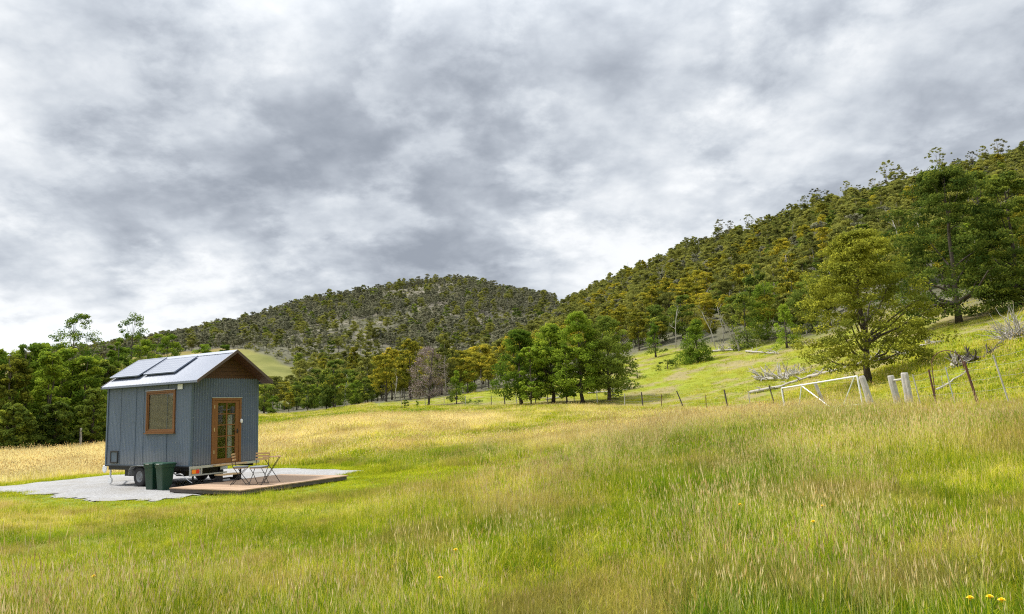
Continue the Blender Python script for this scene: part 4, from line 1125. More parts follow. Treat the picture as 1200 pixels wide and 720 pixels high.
for yy in (RY0 - .028, RY1 + .006):
    bg = MB()
    for sgn, xe in ((-1, EX - .02), (1, W_ - EX + .02)):
        bg.hexa([(xe, yy, ez - .085), (W_ / 2, yy, rz_ - .075), (W_ / 2, yy + .022, rz_ - .075), (xe, yy + .022, ez - .085), (xe, yy, ez + .012), (W_ / 2, yy, rz_ + .024), (W_ / 2, yy + .022, rz_ + .024), (xe, yy + .022, ez + .012)])
    bg.obj('barge_board', M_barge, cab)
ev = MB()
for xe, d in ((EX - .012, .018), (W_ - EX - .006, .018)): ev.box((xe, RY0, ez - .065), (xe + d, RY1, ez - .004))
ev.obj('eave_fascia', M_roof, cab)
sf = MB()
for sgn, xe in ((-1, EX + .01), (1, W_ - EX - .01)):
    sf.hexa([(xe, RY0 + .002, ez - .06), (W_ / 2, RY0 + .002, rz_ - .055), (W_ / 2, -.016, rz_ - .055), (xe, -.016, ez - .06), (xe, RY0 + .002, ez - .04), (W_ / 2, RY0 + .002, rz_ - .035), (W_ / 2, -.016, rz_ - .035), (xe, -.016, ez - .04)])
sf.obj('soffit', M_gable, cab)
# solar panels on the slope facing the viewer
sdv = Vector((W_ / 2 - EX, 0, rz_ - ez)).normalized(); nrm = Vector((-sdv.z, 0, sdv.x))
def panel(y0, y1, q0, q1, lift0, lift1):
    Ls = (Vector((W_ / 2 - EX, 0, rz_ - ez))).length
    a = Vector((EX, 0, ez)) + sdv * Ls * q0 + nrm * lift0; b = Vector((EX, 0, ez)) + sdv * Ls * q1 + nrm * lift1
    pd_ = (b - a).normalized(); pn = Vector((-pd_.z, 0, pd_.x)); ln = (b - a).length
    M = Matrix(((pd_.x, 0, pn.x, a.x), (pd_.y, 1, pn.y, 0), (pd_.z, 0, pn.z, a.z), (0, 0, 0, 1)))
    o = MB().box((0, 0, .0), (ln, y1 - y0, .030)).obj('solar_panel', M_solar, cab)
    o.matrix_local = Matrix.Translation((0, y0, 0)) @ M
    f_ = MB()
    for lo, hi in (((-.02, -.02, -.004), (.018, y1 - y0 + .02, .036)), ((ln - .018, -.02, -.004), (ln + .02, y1 - y0 + .02, .036)), ((.018, -.02, -.004), (ln - .018, .018, .036)), ((.018, y1 - y0 - .018, -.004), (ln - .018, y1 - y0 + .02, .036))): f_.box(lo, hi)
    f_.obj('panel_frame', M_roof, o)
    br_ = MB()
    for yy in (.25, y1 - y0 - .29):
        br_.box((.05, yy, -lift0 + .02), (.08, yy + .04, -.005)); br_.box((ln - .1, yy, -lift1 + .01), (ln - .07, yy + .04, -.005))
    br_.obj('bracket', M_galv, o)
panel(2.86, 4.40, .24, .92, .09, .045)
panel(1.16, 2.72, .30, .86, .055, .035)
# window
def frame(mb, axis, a0, a1, z0, z1, wd, d0, d1):
    for lo, hi in (((a0, z0), (a1, z0 + wd)), ((a0, z1 - wd), (a1, z1)), ((a0, z0 + wd), (a0 + wd, z1 - wd)), ((a1 - wd, z0 + wd), (a1, z1 - wd))):
        if axis == 'x': mb.box((lo[0], d0, lo[1]), (hi[0], d1, hi[1]))
        else: mb.box((d0, lo[0], lo[1]), (d1, hi[0], hi[1]))
    return mb
win = frame(MB(), 'y', WY0, WY1, WZ0, WZ1, .06, -.040, .03).obj('window', M_door, cab, bevel=.004)
frame(MB(), 'y', WY0 + .062, WY1 - .062, WZ0 + .062, WZ1 - .062, .045, -.022, .02).obj('sash', M_door, win, bevel=.003)
MB().box((-.004, WY0 + .105, WZ0 + .105), (.002, WY1 - .105, WZ1 - .105)).obj('pane', M_glass, win)
MB().box((-.075, WY0 - .03, WZ0 - .03), (.0, WY1 + .03, WZ0 - .002)).obj('sill', M_door, win)
MB().box((-.055, WY0 - .03, WZ1 + .002), (.0, WY1 + .03, WZ1 + .02)).obj('head_flashing', M_galv, win)
bl = MB(); z = WZ0 + .10
while z < WZ1 - .1: bl.hexa([(.024, WY0 + .04, z), (.030, WY0 + .04, z + .004), (.030, WY1 - .04, z + .004), (.024, WY1 - .04, z), (.036, WY0 + .04, z + .036), (.042, WY0 + .04, z + .040), (.042, WY1 - .04, z + .040), (.036, WY1 - .04, z + .036)]); z += .034
bl.obj('blind', M_blind, win)
# door
dr = frame(MB(), 'x', DX0, DX1, DZ0, DZ1, .075, -.050, .07).obj('door_frame', M_door, cab, bevel=.004)
MB().box((DX0 - .02, -.055, DZ1 + .002), (DX1 + .02, 0, DZ1 + .018)).obj('head_flashing', M_galv, dr)
GX0, GX1, GZ0, GZ1 = .891, 1.527, .80, 2.47
dl = MB(); x0, x1, z0, z1 = DX0 + .078, DX1 - .078, DZ0 + .078, DZ1 - .078
dl.box((x0, -.030, z0), (GX0, .012, z1)); dl.box((GX1, -.030, z0), (x1, .012, z1)); dl.box((GX0, -.030, z0), (GX1, .012, GZ0)); dl.box((GX0, -.030, GZ1), (GX1, .012, z1))
door = dl.obj('door', M_door, cab)
mu = MB(); mu.box(((GX0 + GX1) / 2 - .016, -.026, GZ0), ((GX0 + GX1) / 2 + .016, .008, GZ1))
for i in range(1, 5):
    zz_ = GZ0 + (GZ1 - GZ0) * i / 5; mu.box((GX0, -.024, zz_ - .014), (GX1, .006, zz_ + .014))
mu.obj('glazing_bar', M_door, door)
for i in range(5):
    for j in range(2):
        xa = GX0 + (GX1 - GX0) * j / 2; za = GZ0 + (GZ1 - GZ0) * i / 5
        MB().box((xa + .012, -.012, za + .010), (xa + (GX1 - GX0) / 2 - .012, -.006, za + (GZ1 - GZ0) / 5 - .010)).obj('pane', M_glass, door)
for z in (.95, 1.62, 2.30): MB().box((DX0 + .062, -.058, z), (DX0 + .088, -.031, z + .11)).obj('hinge', M_brass, door)
hd = MB(); hd.tube([(1.60, -.03, 1.60), (1.60, -.075, 1.60)], .012, 8); hd.tube([(1.61, -.075, 1.60), (1.50, -.075, 1.60)], .010, 8); hd.box((1.575, -.036, 1.53), (1.625, -.030, 1.67)); hd.obj('handle', M_black, door)
MB().box((1.36, .10, .72), (1.50, .14, 2.1)).obj('curtain', M_curtain, cab)
lm = MB(); lm.lathe([(0, -.001), (.030, -.001), (.040, .010), (.040, .040), (.028, .055), (0, .058)], 16, Matrix.Translation((1.712, -.052, 1.90)) @ Matrix.Rotation(rad(90), 4, 'X') @ Matrix.Diagonal((1, 1.7, 1, 1)))
lm.obj('keypad', M_white, dr, True)
MB().box((-.040, .40, 2.905), (-.012, .63, 3.065)).obj('junction_box', M_white, cab, bevel=.008)
ht = frame(MB(), 'y', 3.617, 4.03, .715, 1.10, .045, -.034, -.008).obj('service_hatch', M_black, cab, bevel=.004)
MB().box((-.022, 3.66, .76), (-.012, 3.985, 1.055)).obj('hatch_panel', M_trim_blue, ht)
# chassis
ch = MB()
ch.box((.10, .05, .50), (.16, L_, .615)); ch.box((W_ - .16, .05, .50), (W_ - .10, L_, .615)); ch.box((-.02, .0, .616), (W_ + .02, L_ + .02, .650))
for y in np.arange(.6, L_, .62): ch.box((.16, y, .52), (W_ - .16, y + .05, .60))
chs = ch.obj('chassis', M_black, cab)
rfm = MB(); rfm.box((-.05, -.075, .575), (W_ + .04, -.025, .648)); rfm.box((-.05, -.075, .365), (1.22, -.025, .405)); rfm.box((-.05, -.07, .405), (-.012, -.03, .575)); rfm.box((.32, -.07, .405), (.36, -.03, .575))
rfm.box((-.012, -.040, .405), (.32, -.03, .575)); rfm.obj('rear_frame', M_galv, chs)
MB().box((.03, -.062, .43), (.16, -.041, .545)).obj('tail_light', M_amber, chs, bevel=.004); MB().box((.16, -.062, .43), (.27, -.041, .545)).obj('tail_light', M_red, chs, bevel=.004)
MB().box((DX0 + .05, -.19, .598), (1.86, -.076, .640)).obj('threshold_board', M_pale_timber, cab)
for y in (2.56, 1.84):
    for xx, sg in ((.14, -1), (W_ - .14, 1)):
        Mw = Matrix.Translation((xx, y, .305)) @ Matrix.Rotation(rad(90) * sg, 4, 'Y')
        wh = MB().lathe([(.17, -.08), (.20, -.095), (.27, -.098), (.298, -.075), (.305, 0), (.298, .075), (.27, .098), (.20, .095), (.17, .08)], 32, Mw).obj('wheel', M_rubber, cab, True)
        rm = MB().lathe([(0, .045), (.05, .05), (.055, .065), (.07, .065), (.075, .04), (.13, .03), (.15, .07), (.172, .085), (.175, -.08)], 24, Mw)
        rm.obj('rim', M_wheel, wh, True)
for xx in (-.02, W_ - .24):
    gd = MB(); pts = [(y_, z_) for y_, z_ in ((2.98, .36), (2.95, .52), (2.84, .625), (2.56, .645), (1.84, .645), (1.58, .625), (1.46, .52), (1.43, .36))]
    for (ya, za), (yb, zb_) in zip(pts, pts[1:]):
        gd.hexa([(xx - .03, ya, za), (xx + .25, ya, za), (xx + .25, yb, zb_), (xx - .03, yb, zb_), (xx - .03, ya * 1.0 + .002, za + .008), (xx + .25, ya + .002, za + .008), (xx + .25, yb + .002, zb_ + .008), (xx - .03, yb + .002, zb_ + .008)])
    gd.obj('mudguard', M_galv, cab)
hb = MB(); hb.tube([(.35, L_, .55), (W_ / 2, L_ + 1.15, .5)], .035, 4); hb.tube([(W_ - .35, L_, .55), (W_ / 2, L_ + 1.15, .5)], .035, 4); hb.box((W_ / 2 - .06, L_ + 1.1, .46), (W_ / 2 + .06, L_ + 1.35, .56)); hb.obj('drawbar', M_galv, cab)
jw = MB(); jw.tube([(.30, L_ + .22, .20), (.30, L_ + .22, .85)], .028, 8); jw.lathe([(0, -.03), (.09, -.03), (.11, 0), (.09, .03), (0, .03)], 16, Matrix.Translation((.30, L_ + .22, .13)) @ Matrix.Rotation(rad(90), 4, 'Y')); jw.tube([(.30, L_ + .2, .85), (.30, L_ + .38, .87)], .012, 6)
jw.lathe([(0, -.02), (.10, -.02), (.13, 0), (.10, .02), (0, .02)], 16, Matrix.Translation((.10, L_ + .22, .52)) @ Matrix.Rotation(rad(90), 4, 'Y')); jw.obj('jockey_wheel', M_white, cab)
for (x, y) in ((.35, .35), (W_ - .35, .35), (W_ - .35, L_ - .3)):
    lg = MB(); lg.tube([(x, y, .50), (x, y, .06)], .03, 8); lg.box((x - .09, y - .09, .015), (x + .09, y + .09, .06)); lg.obj('stabiliser_leg', M_black, cab)
wt = MB(); wt.box((.55, 1.0, .30), (1.7, 1.45, .50)); wt.box((.4, 3.2, .28), (1.9, 3.9, .50)); wt.obj('underfloor_tank', M_black, cab)
pp = MB(); pp.tube([(.05, .95, .50), (.03, .70, .40), (.0, .45, .42), (-.02, .30, .40)], .022, 8); pp.tube([(-.02, .32, .40), (.02, .12, .26), (.08, .0, .17)], .010, 6); pp.obj('drain_pipe', M_galv, cab)

# ------------------------------------------------------------------ deck
dk_a = Vector((.994, .105, 0)).normalized()         # along the front (local x), turned a little
deck = thing('deck', 'low square reddish timber deck in front of the cabin door', 'deck', (0, 0, 0), 0)
N0 = Vector((-.85, -3.28, 0)); cm = Matrix.Translation((CA[0], CA[1], 0)) @ Matrix.Rotation(RZ, 4, 'Z')
dang = .03
deck.matrix_world = cm @ Matrix.Translation(N0) @ Matrix.Rotation(dang, 4, 'Z')
DLx, DLy = 4.0, 2.85
bd = MB(); x = 0.0
while x < DLx: bd.box((x, 0, .122), (x + .139, DLy, .150)); x += .145
bd.obj('deck_board', M_deck, deck)
ds = MB()
for y in (.01, DLy - .055, DLy * .33, DLy * .66): ds.box((.01, y, .030), (DLx - .01, y + .045, .120))
for x in (.012, DLx - .06): ds.box((x, .056, .032), (x + .04, DLy - .056, .118))
ds.obj('bearer', M_darkwood, deck)
ft = MB()
for x in (.1, 1.4, 2.7, DLx - .2):
    for y in (.08, 1.5, DLy - .2): ft.box((x, y, -.05), (x + .14, y + .12, .029))
ft.obj('foot', M_black, deck)
DTOP = .150
def on_cab(x, y, z=0): p = cm @ Vector((x, y, z)); return (p.x, p.y, p.z)
st = thing('step_stool', 'low dark step with one pale timber tread below the cabin door', 'step', on_cab(.98, -.42, DTOP), RZ)
MB().box((-.34, -.17, .18), (.34, .17, .215)).obj('tread', M_pale_timber, st)
MB().box((-.34, .175, .05), (.34, .30, .085)).obj('tread', M_darkwood, st)
sl_ = MB()
for x in (-.32, .29): sl_.box((x, -.15, .0), (x + .03, .15, .178)); sl_.box((x, .15, 0), (x + .03, .28, .049))
sl_.obj('frame', M_black, st)

# ------------------------------------------------------------------ bins
def wheelie_bin(x, y, label, rz=0.0):
    t = thing('wheelie_bin', label, 'wheelie bin', on_cab(x, y), RZ + rz, 'green wheelie bins beside the trailer wheel'); t.scale = (.88, .88, .87)
    def loft(secs):
        m_ = MB()
        for (z, hx, y0, y1) in secs:
            r_ = .035
            for (cx, cy, a0) in ((hx - r_, y1 - r_, 0), (-hx + r_, y1 - r_, 90), (-hx + r_, y0 + r_, 180), (hx - r_, y0 + r_, 270)):
                for k_ in range(4):
                    a = rad(a0 + 30 * k_); m_.V.append((cy + r_ * math.sin(a) if False else cx + r_ * math.cos(a), cy + r_ * math.sin(a), z))
        n_ = 16
        for i in range(len(secs) - 1):
            for k_ in range(n_): k2 = (k_ + 1) % n_; m_.F4.append((i * n_ + k_, i * n_ + k2, (i + 1) * n_ + k2, (i + 1) * n_ + k_))
        c = len(m_.V); m_.V.append((0, (secs[-1][2] + secs[-1][3]) / 2, secs[-1][0])); b = (len(secs) - 1) * n_
        for k_ in range(n_): m_.F3.append((c, b + k_, b + (k_ + 1) % n_))
        return m_
    # local: x across, y front(-) to back(+)
    loft([(.0, .160, -.17, .14), (.03, .165, -.175, .15), (.74, .205, -.225, .215), (.75, .222, -.245, .235), (.84, .226, -.25, .245), (.842, .20, -.23, .22)]).obj('bin_body', M_bin, t)
    ld = loft([(.845, .232, -.262, .262), (.862, .234, -.264, .264), (.885, .225, -.25, .26), (.905, .17, -.18, .22), (.910, .10, -.1, .16)]).obj('lid', M_binlid, t)
    MB().box((-.09, -.272, .850), (.09, -.262, .872)).obj('lid_grip', M_galv, ld)
    MB().box((-.05, -.2455, .775), (.0, -.2435, .815)).obj('sticker', M_white, t)
    MB().tube([(-.16, .245, .83), (-.16, .30, .85), (.16, .30, .85), (.16, .245, .83)], .016, 8).obj('handle', M_bin, t)
    for sx in (-1, 1):
        Mw = Matrix.Translation((sx * .185, .175, .10)) @ Matrix.Rotation(rad(90), 4, 'Y')
        MB().lathe([(0, -.022), (.04, -.026), (.085, -.022), (.10, 0), (.085, .022), (.04, .026), (0, .022)], 18, Mw).obj('wheel', M_rubber, t, True)
    return t
# the fronts face away from the cabin wall
wheelie_bin(-.35, 1.19, 'green wheelie bin beside the trailer wheel, left of the other bin', rad(-90 + 4))
wheelie_bin(-.37, .62, 'green wheelie bin nearer the deck, right of the other bin', rad(-90 - 3))

# ------------------------------------------------------------------ bistro chairs and table
def bistro_chair(wx, wy, rz, label):
    t = thing('folding_chair', label, 'chair', (wx, wy, DTOP), rz, 'folding bistro chairs on the deck')
    for sy in (-.19, .19):     # sits facing +x
        MB().tube([(.21, sy, .0), (-.02, sy, .30), (-.17, sy, .52), (-.21, sy, .84)], .010, 6).obj('leg', M_black, t)
        MB().tube([(-.23, sy * .88, .0), (.02, sy * .88, .30), (.17, sy * .88, .44)], .010, 6).obj('leg', M_black, t)
    cb = MB(); cb.tube([(.21, -.19, .02), (.21, .19, .02)], .007, 6); cb.tube([(-.22, -.167, .02), (-.22, .167, .02)], .007, 6); cb.tube([(-.03, -.19, .31), (-.03, .19, .31)], .006, 6); cb.obj('stretcher', M_black, t)
    s_ = MB()
    for i in range(6): s_.box((-.16 + i * .058, -.20, .445), (-.16 + i * .058 + .046, .20, .460))
    s_.obj('seat', M_slat, t)
    MB().box((-.17, -.19, .462), (.19, .19, .505)).obj('cushion', M_grey_cush, t, bevel=.016)
    b_ = MB()
    for z, xx in ((.66, -.180), (.745, -.192), (.815, -.202)): b_.box((xx, -.21, z), (xx + .014, .21, z + .045))
    b_.obj('backrest', M_slat, t)
    return t
bistro_chair(-7.80, 21.18, rad(8), 'left-hand folding bistro chair on the deck, side-on, three pale slats in its back')
bistro_chair(-7.20, 20.98, rad(-100), 'folding bistro chair with grey cushion beside the small table, facing the meadow')
tb = thing('bistro_table', 'small square slatted folding table behind the right-hand deck chair', 'table', (-7.08, 21.68, DTOP), rad(20))
tt = MB()
for i in range(7): tt.box((-.25 + i * .072, -.25, .700), (-.25 + i * .072 + .064, .25, .718))
tt.obj('table_top', M_slat, tb)
for sy in (-.21, .21):
    for a, b in ((-.22, .22), (.22, -.22)): MB().tube([(a, sy * (1 if a < 0 else .88), 0), (b, sy * (1 if a < 0 else .88), .698)], .009, 6).obj('leg', M_black, tb)

# ------------------------------------------------------------------ fences, gate, posts
def px_at(px, py, r):
    "a point in space seen at that picture place, r metres out (used once, to find where the real thing stands)"
    d = ray(px, py); return Vector((d[0] * r, d[1] * r, ZC + d[2] * r))
def fence(name, label, posts, wires, mat_of, wire_h):
    c = Vector(posts[len(posts) // 2][0]); c.z = Hs(c.x, c.y)
    t = thing(name, label, 'fence', tuple(c)); tops = []
    for (base, top, rr, mt_) in posts:
        b = Vector(base) - c; u_ = Vector(top) - c; m_ = MB()
        if rr < .035: m_.tube([b + (b - u_) * .12, u_], rr, 6)
        else: m_.tube([b + (b - u_) * .12, b.lerp(u_, .5) + Vector((.01, .01, 0)), u_ - (u_ - b) * .03, u_], [rr * 1.05, rr, rr * .95, rr * .8], 7)
        m_.obj('post', mt_, t); tops.append((b, u_))
    for hgt in wire_h:
        m_ = MB(); pts = []
        for i, (b, u_) in enumerate(tops):
            p = b.lerp(u_, hgt)
            if i: q = pts[-1]; pts.append(q.lerp(p, .5) - Vector((0, 0, .03)))
            pts.append(p)
        m_.tube(pts, .0035, 3, cap=False); m_.obj('wire', M_wire, t)
    return t
def post(px, r, h, lean_px, rr, mt_):
    x, y, z = at(px, r); d = lean_px
    a = az_of(px); side_ = Vector((math.cos(a), -math.sin(a), 0))
    return ((x, y, z), tuple(Vector((x, y, z + h)) + side_ * d), rr, mt_)
fence('wire_fence', 'old wire fence of uneven dark posts running left from the white gate',
      [post(444, 111, 1.1, 0, .04, M_weather), post(470, 104, 1.1, 0, .04, M_weather), post(498, 98, 1.1, -.05, .04, M_weather), post(520, 95, 1.1, 0, .04, M_weather), post(545, 92, 1.1, 0, .04, M_weather), post(575, 88, 1.1, .03, .045, M_darkwood), post(591, 85, 1.25, -.08, .07, M_darkwood), post(605, 82, 1.1, -.1, .05, M_weather), post(627, 79, 1.1, 0, .05, M_darkwood), post(641, 77.5, 1.25, 0, .045, M_weather),
       post(672, 75, 1.1, .04, .04, M_weather), post(699, 72.5, 1.2, 0, .045, M_weather), post(731, 69, 1.15, .02, .04, M_weather), post(752, 67, 1.25, -.05, .065, M_darkwood), post(774, 64, 1.0, .05, .03, M_rust), post(799, 60, 1.25, -.42, .05, M_darkwood), post(826, 56, 1.0, .03, .03, M_rust), post(851, 53, 1.3, -.14, .055, M_darkwood), post(878, 48, 1.05, -.08, .03, M_weather), post(906, 43, 1.1, -.2, .035, M_darkwood), post(918, 36.5, 1.0, -.05, .03, M_rust)],
      3, None, (.35, .62, .88))
fence('wire_fence', 'wire fence of rusty and pale leaning posts climbing right from the twin strainer posts',
      [post(1066, 28.0, 1.05, -.08, .05, M_weather), post(1077, 27.4, 1.0, -.14, .018, M_weather), post(1095, 26.6, 1.12, -.10, .028, M_rust), post(1117, 26.0, 1.15, -.14, .018, M_galv), post(1144, 25.0, 1.25, -.22, .036, M_rust), post(1180, 24.4, 1.3, -.22, .022, M_weather), post(1222, 23.4, 1.4, -.2, .03, M_rust), post(1275, 22.3, 1.4, -.2, .03, M_weather)],
      3, None, (.30, .55, .78, .95))
fence('wire_fence', 'short rail and wire fence under the left-hand stand of trees', [post(-30, 60, 1.3, 0, .05, M_weather), post(31, 60, 1.35, -.05, .05, M_weather), post(75, 59.5, 1.3, 0, .06, M_weather), post(97, 59, 1.3, 0, .08, M_weather), post(128, 60, 1.3, 0, .05, M_weather)], 3, None, (.35, .85))
def timber_post(px, r, h, lean, rr, label, name='strainer_post', mt_=None):
    (b, tp, _, _) = post(px, r, h, lean, rr, None); b, tp = Vector(b), Vector(tp)
    m_ = MB(); v = tp - b; rng = random.Random(int(px))
    pts = [v * -.12, v * .0, v * .3, v * .6, v * .93, v]; pts = [p + Vector((rng.uniform(-1, 1), rng.uniform(-1, 1), 0)) * rr * .15 for p in pts]
    m_.tube(pts, [rr * 1.1, rr * 1.12, rr, rr * .96, rr * .93, rr * .75], 9)
    o = m_.obj(name, mt_ or M_weather); o.location = b; o['label'] = label; o['category'] = 'post'; return o
timber_post(1018, 30.5, 1.08, -.20, .12, 'thick leaning grey strainer post carrying the right end of the white gate')
timber_post(966, 33.5, 1.05, -.36, .07, 'thin grey post leaning behind the middle of the white gate')
tw = thing('strainer_post_pair', 'pair of stout weathered posts joined by a short rail, right of the lone olive tree', 'posts', at(1055, 28.6))
c0 = Vector(tw.location)
for px, r, h, ln, rr in ((1050, 28.8, 1.02, -.13, .115), (1063.5, 28.3, 1.08, -.05, .125)):
    (b, tp, _, _) = post(px, r, h, ln, rr, None); b, tp = Vector(b) - c0, Vector(tp) - c0; v = tp - b
    MB().tube([b - v * .1, b + v * .3 + Vector((.01, 0, 0)), b + v * .7, tp - v * .04, tp], [rr * 1.1, rr * .98, rr, rr * .92, rr * .75], 9).obj('post', M_weather, tw)
(b1, t1, _, _), (b2, t2, _, _) = post(1050, 28.8, 1.02, -.13, .1, None), post(1063.5, 28.3, 1.08, -.05, .1, None)
MB().tube([Vector(b1).lerp(Vector(t1), .82) - c0, Vector(b2).lerp(Vector(t2), .80) - c0], .035, 6).obj('rail', M_weather, tw)
# the gate
x0, y0, z0 = at(1009, 30.6); x1, y1, z1 = at(918, 35.2)
g0, g1 = Vector((x0, y0, z0 + .06)), Vector((x1, y1, z1 - .05))
gt = thing('farm_gate', 'white pipe farm gate with V braces, sagging to the left in the long grass', 'gate', tuple(g0))
dg = g1 - g0; ht_ = 1.05; sdn = Vector((dg.x, dg.y, 0)).normalized() * .16
up_ = Vector((0, 0, ht_)) + sdn * 1.0
fm = MB(); fm.tube([(0, 0, 0), up_], .034, 8); fm.tube([up_, up_ + dg], .034, 8); fm.tube([up_ + dg, dg], .034, 8); fm.tube([dg, (0, 0, 0)], .034, 8); fm.obj('frame', M_gate, gt)
for (f0, f1) in ((.70, .80), (.70, .38), (.03, .22)):
    MB().tube([up_ + dg * f0 - Vector((0, 0, .035 * f0)), dg * f1 + Vector((0, 0, .02))], .025, 6).obj('brace', M_gate, gt)
for hh_ in (.25, .5, .75): MB().tube([up_ * hh_, up_ * hh_ + dg], .003, 3).obj('wire', M_wire, gt)
# rusty hoop standing over the fence post
hx, hy, hz = at(1095, 26.9); hp = MB(); pts = []
for i in range(15):
    a = math.pi * (1 - i / 14.0); pts.append((.42 + .42 * math.cos(a), .0, 1.25 + .42 * math.sin(a) * 1.0))
pts = [(0, 0, -.1), (0, 0, .6)] + pts + [(.86, 0, 1.05)]
hp.tube(pts, .014, 6)
ho = hp.obj('metal_hoop', M_rust); ho.location = (hx, hy, hz); ho.rotation_euler = (0, 0, -az_of(1095)); ho['label'] = 'thin rusty hoop arching over the first rusty fence post'; ho['category'] = 'hoop'

# ------------------------------------------------------------------ fallen timber
def fallen(pa, pb, r0, label, seed, mat=None, twigs=14, tl=1.0, name='fallen_log', spread=.6):
    "a log lying between two ground points with snapped limbs"
    rng = random.Random(seed); A1 = Vector(at(*pa)); B1 = Vector(at(*pb)); t = thing(name, label, 'log', tuple(A1)); m_ = MB(); v = B1 - A1; pts, rr = [], []
    for i in range(8):
        f_ = i / 7.0; p = A1 + v * f_; p.z = Hs(p.x, p.y) + r0 * .8 + rng.uniform(0, .06); p += Vector((rng.uniform(-1, 1), rng.uniform(-1, 1), 0)) * r0 * .9
        pts.append(p - A1); rr.append(r0 * (1 - .65 * f_))
    m_.tube(pts, rr, 8); m_.obj('trunk', mat or M_deadwood, t)
    br = MB()
    for k_ in range(twigs):
        f_ = rng.uniform(.15, 1) * 6.99; i = int(f_); p = pts[i].lerp(pts[i + 1], f_ - i); L = tl * rng.uniform(.4, 1.1)
        d = Vector((rng.uniform(-1, 1), rng.uniform(-1, 1), rng.uniform(.0, spread))).normalized(); q = [p]; dd = d
        for s_ in range(4): dd = (dd + Vector((rng.uniform(-.4, .4), rng.uniform(-.4, .4), rng.uniform(-.3, .25)))).normalized(); q.append(q[-1] + dd * L / 4)
        rb = r0 * rng.uniform(.25, .5); br.tube(q, [rb, rb * .8, rb * .6, rb * .45, rb * .25], 5)
        if rng.random() < .7:
            e_ = q[2]; d2 = (dd + Vector((rng.uniform(-1, 1), rng.uniform(-1, 1), rng.uniform(-.2, .6)))).normalized(); br.tube([e_, e_ + d2 * L * .3, e_ + d2 * L * .5 + Vector((0, 0, -.04))], [rb * .5, rb * .35, rb * .15], 4)
    if twigs: br.obj('limbs', mat or M_deadwood, t)
    return t
fallen((878, 62), (968, 59), .15, 'long thin grey log lying on the slope behind the left end of the white gate', 1, twigs=16, tl=1.0)
fallen((884, 71), (925, 64), .18, 'forked weathered branch with a knotted pale end, left of the white gate', 2, twigs=44, tl=1.5, spread=1.0)
fallen((918, 69), (950, 64), .14, 'bleached broken branch above the long thin log', 3, twigs=30, tl=1.3, spread=.9)
fallen((950, 60), (1034, 51), .14, 'grey fallen log passing behind the trunk of the lone olive tree', 4, twigs=16, tl=.9)
fallen((1026, 50), (1078, 48), .09, 'fallen grey branches on the slope right of the lone olive tree', 5, twigs=22, tl=1.0)
fallen((1084, 50), (1112, 49), .08, 'scatter of thin dead branches above the rusty hoop', 6, twigs=20, tl=.9)
fallen((1098, 31), (1145, 35), .05, 'thin pale branch lying behind the fence below the dark log heap', 7, twigs=8, tl=.6)
for i, (a, b, r0, lb) in enumerate((((1122, 37), (1152, 36.5), .14, 'thickest log of the dark heap behind the fence'), ((1126, 36.2), (1140, 38), .12, 'short log lying across the dark heap behind the fence'), ((1134, 36.5), (1166, 37.5), .09, 'long thin log running right out of the dark heap'), ((1118, 36.8), (1130, 36.2), .10, 'pale snapped log at the left end of the dark heap'))):
    fallen(a, b, r0, lb, 20 + i, M_deadwood if i == 3 else M_darkwood, twigs=12, tl=.7, spread=1.0)
fallen((1178, 41), (1206, 42), .08, 'heap of grey brushwood at the right edge on the slope', 31, twigs=60, tl=1.6, spread=1.2)
fallen((640, 82), (668, 86), .10, 'dead branches lying under the green tree clump', 41, twigs=26, tl=2.2, spread=1.0)
fallen((690, 84), (735, 82), .10, 'dead branches on the bank behind the right end of the green clump', 42, twigs=20, tl=2.0, spread=1.0)
fallen((838, 108), (872, 104), .16, 'pale fallen trunk below the dense dark green tree', 43, twigs=24, tl=2.4, spread=1.0)
fallen((878, 98), (915, 90), .14, 'long pale log on the grass between the two small green trees', 44, twigs=14, tl=1.6)
lt = MB(); p0 = Vector(at(870, 103)); lt.tube([(0, 0, -.2), (-.15, 0, 1.0), (-.9, .1, 2.0), (-1.2, .1, 2.9), (-1.9, 0, 3.9), (-2.2, 0, 5.0)], [.15, .13, .11, .08, .05, .02], 7)
lean = thing('dead_tree', 'leaning crooked pale dead trunk beside the dense dark green tree', 'tree', tuple(p0)); lt.obj('trunk', M_deadwood, lean)
lb_ = MB(); rng = random.Random(8)
for k_ in range(16):
    z = rng.uniform(1.2, 4.8); p = Vector((-.1 - .43 * z, 0, z)); d = Vector((rng.uniform(-1, 1), rng.uniform(-1, 1), rng.uniform(-.3, .8))).normalized(); L = rng.uniform(.6, 1.5); lb_.tube([p, p + d * L * .5, p + d * L + Vector((0, 0, -.1))], [.035, .02, .008], 4)
lb_.obj('limbs', M_deadwood, lean)

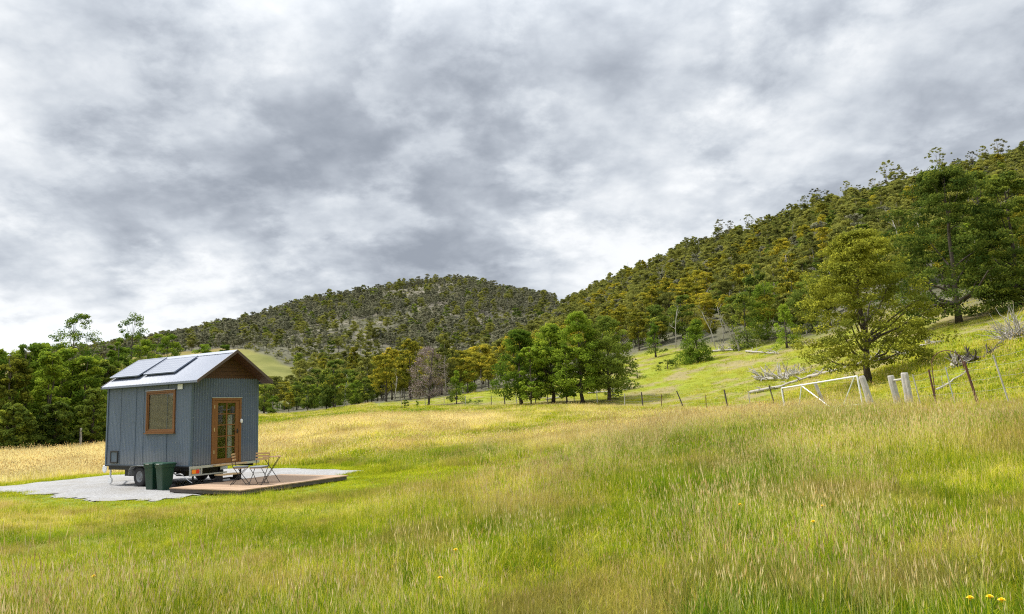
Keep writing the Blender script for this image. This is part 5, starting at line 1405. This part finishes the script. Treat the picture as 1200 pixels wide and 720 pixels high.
# ------------------------------------------------------------------ dandelions
M_petal = pmat('yellow_petals', lambda t: princ(t, (.85, .62, .015), .6)); M_stem = tinted('flower_stem', (.16, .22, .05), .6)
DND = [(1137, 703, 'nearest dandelion, left of the three at the lower right corner'), (1160, 701, 'middle one of the three dandelions at the lower right corner'), (1174, 704, 'right one of the three dandelions at the lower right corner'),
       (867, 591, 'single dandelion in the grass right of the middle of the meadow'), (964, 593, 'dandelion right of the single one in the middle distance'), (953, 612, 'dandelion just below the one right of the middle'),
       (534, 645, 'dandelion low in the grass left of centre'), (516, 678, 'pale dandelion near the bottom, left of centre'), (110, 675, 'lone dandelion in the lower left grass')]
def dandelion_meshes():
    s_ = MB(); s_.tube([(0, 0, 0), (.01, 0, .16), (.0, .01, .33)], .0022, 5); a = s_.mesh('stem', M_stem)
    h_ = MB()
    for ring, (n_, r_, z_) in enumerate(((16, .024, .000), (14, .018, .006), (9, .010, .010))):
        for k_ in range(n_):
            an = 2 * math.pi * k_ / n_ + ring * .2; c_, s2_ = math.cos(an), math.sin(an); w2 = .0035
            b_ = len(h_.V); h_.V += [(c_ * .002 - s2_ * w2, s2_ * .002 + c_ * w2, .333), (c_ * .002 + s2_ * w2, s2_ * .002 - c_ * w2, .333), (c_ * r_ + s2_ * w2, s2_ * r_ - c_ * w2, .338 + z_), (c_ * r_ - s2_ * w2, s2_ * r_ + c_ * w2, .338 + z_)]
            h_.F4.append((b_, b_ + 1, b_ + 2, b_ + 3))
    h_.lathe([(.001, .322), (.007, .325), (.008, .334), (.001, .342)], 8)
    return a, h_.mesh('flower_head', M_petal)
dm_ = dandelion_meshes()
for px, py, lb in DND:
    d = ray(px, py); r = 3.0
    while r < 40 and ZC + d[2] * r > Hs(d[0] * r, d[1] * r) + .34: r += .05
    x, y = d[0] * r, d[1] * r
    t = thing('dandelion', lb, 'flower', (x, y, Hs(x, y)), px, 'dandelions in the meadow'); t.scale = (.85, .85, 1)
    link('stem', dm_[0], t); link('flower_head', dm_[1], t)
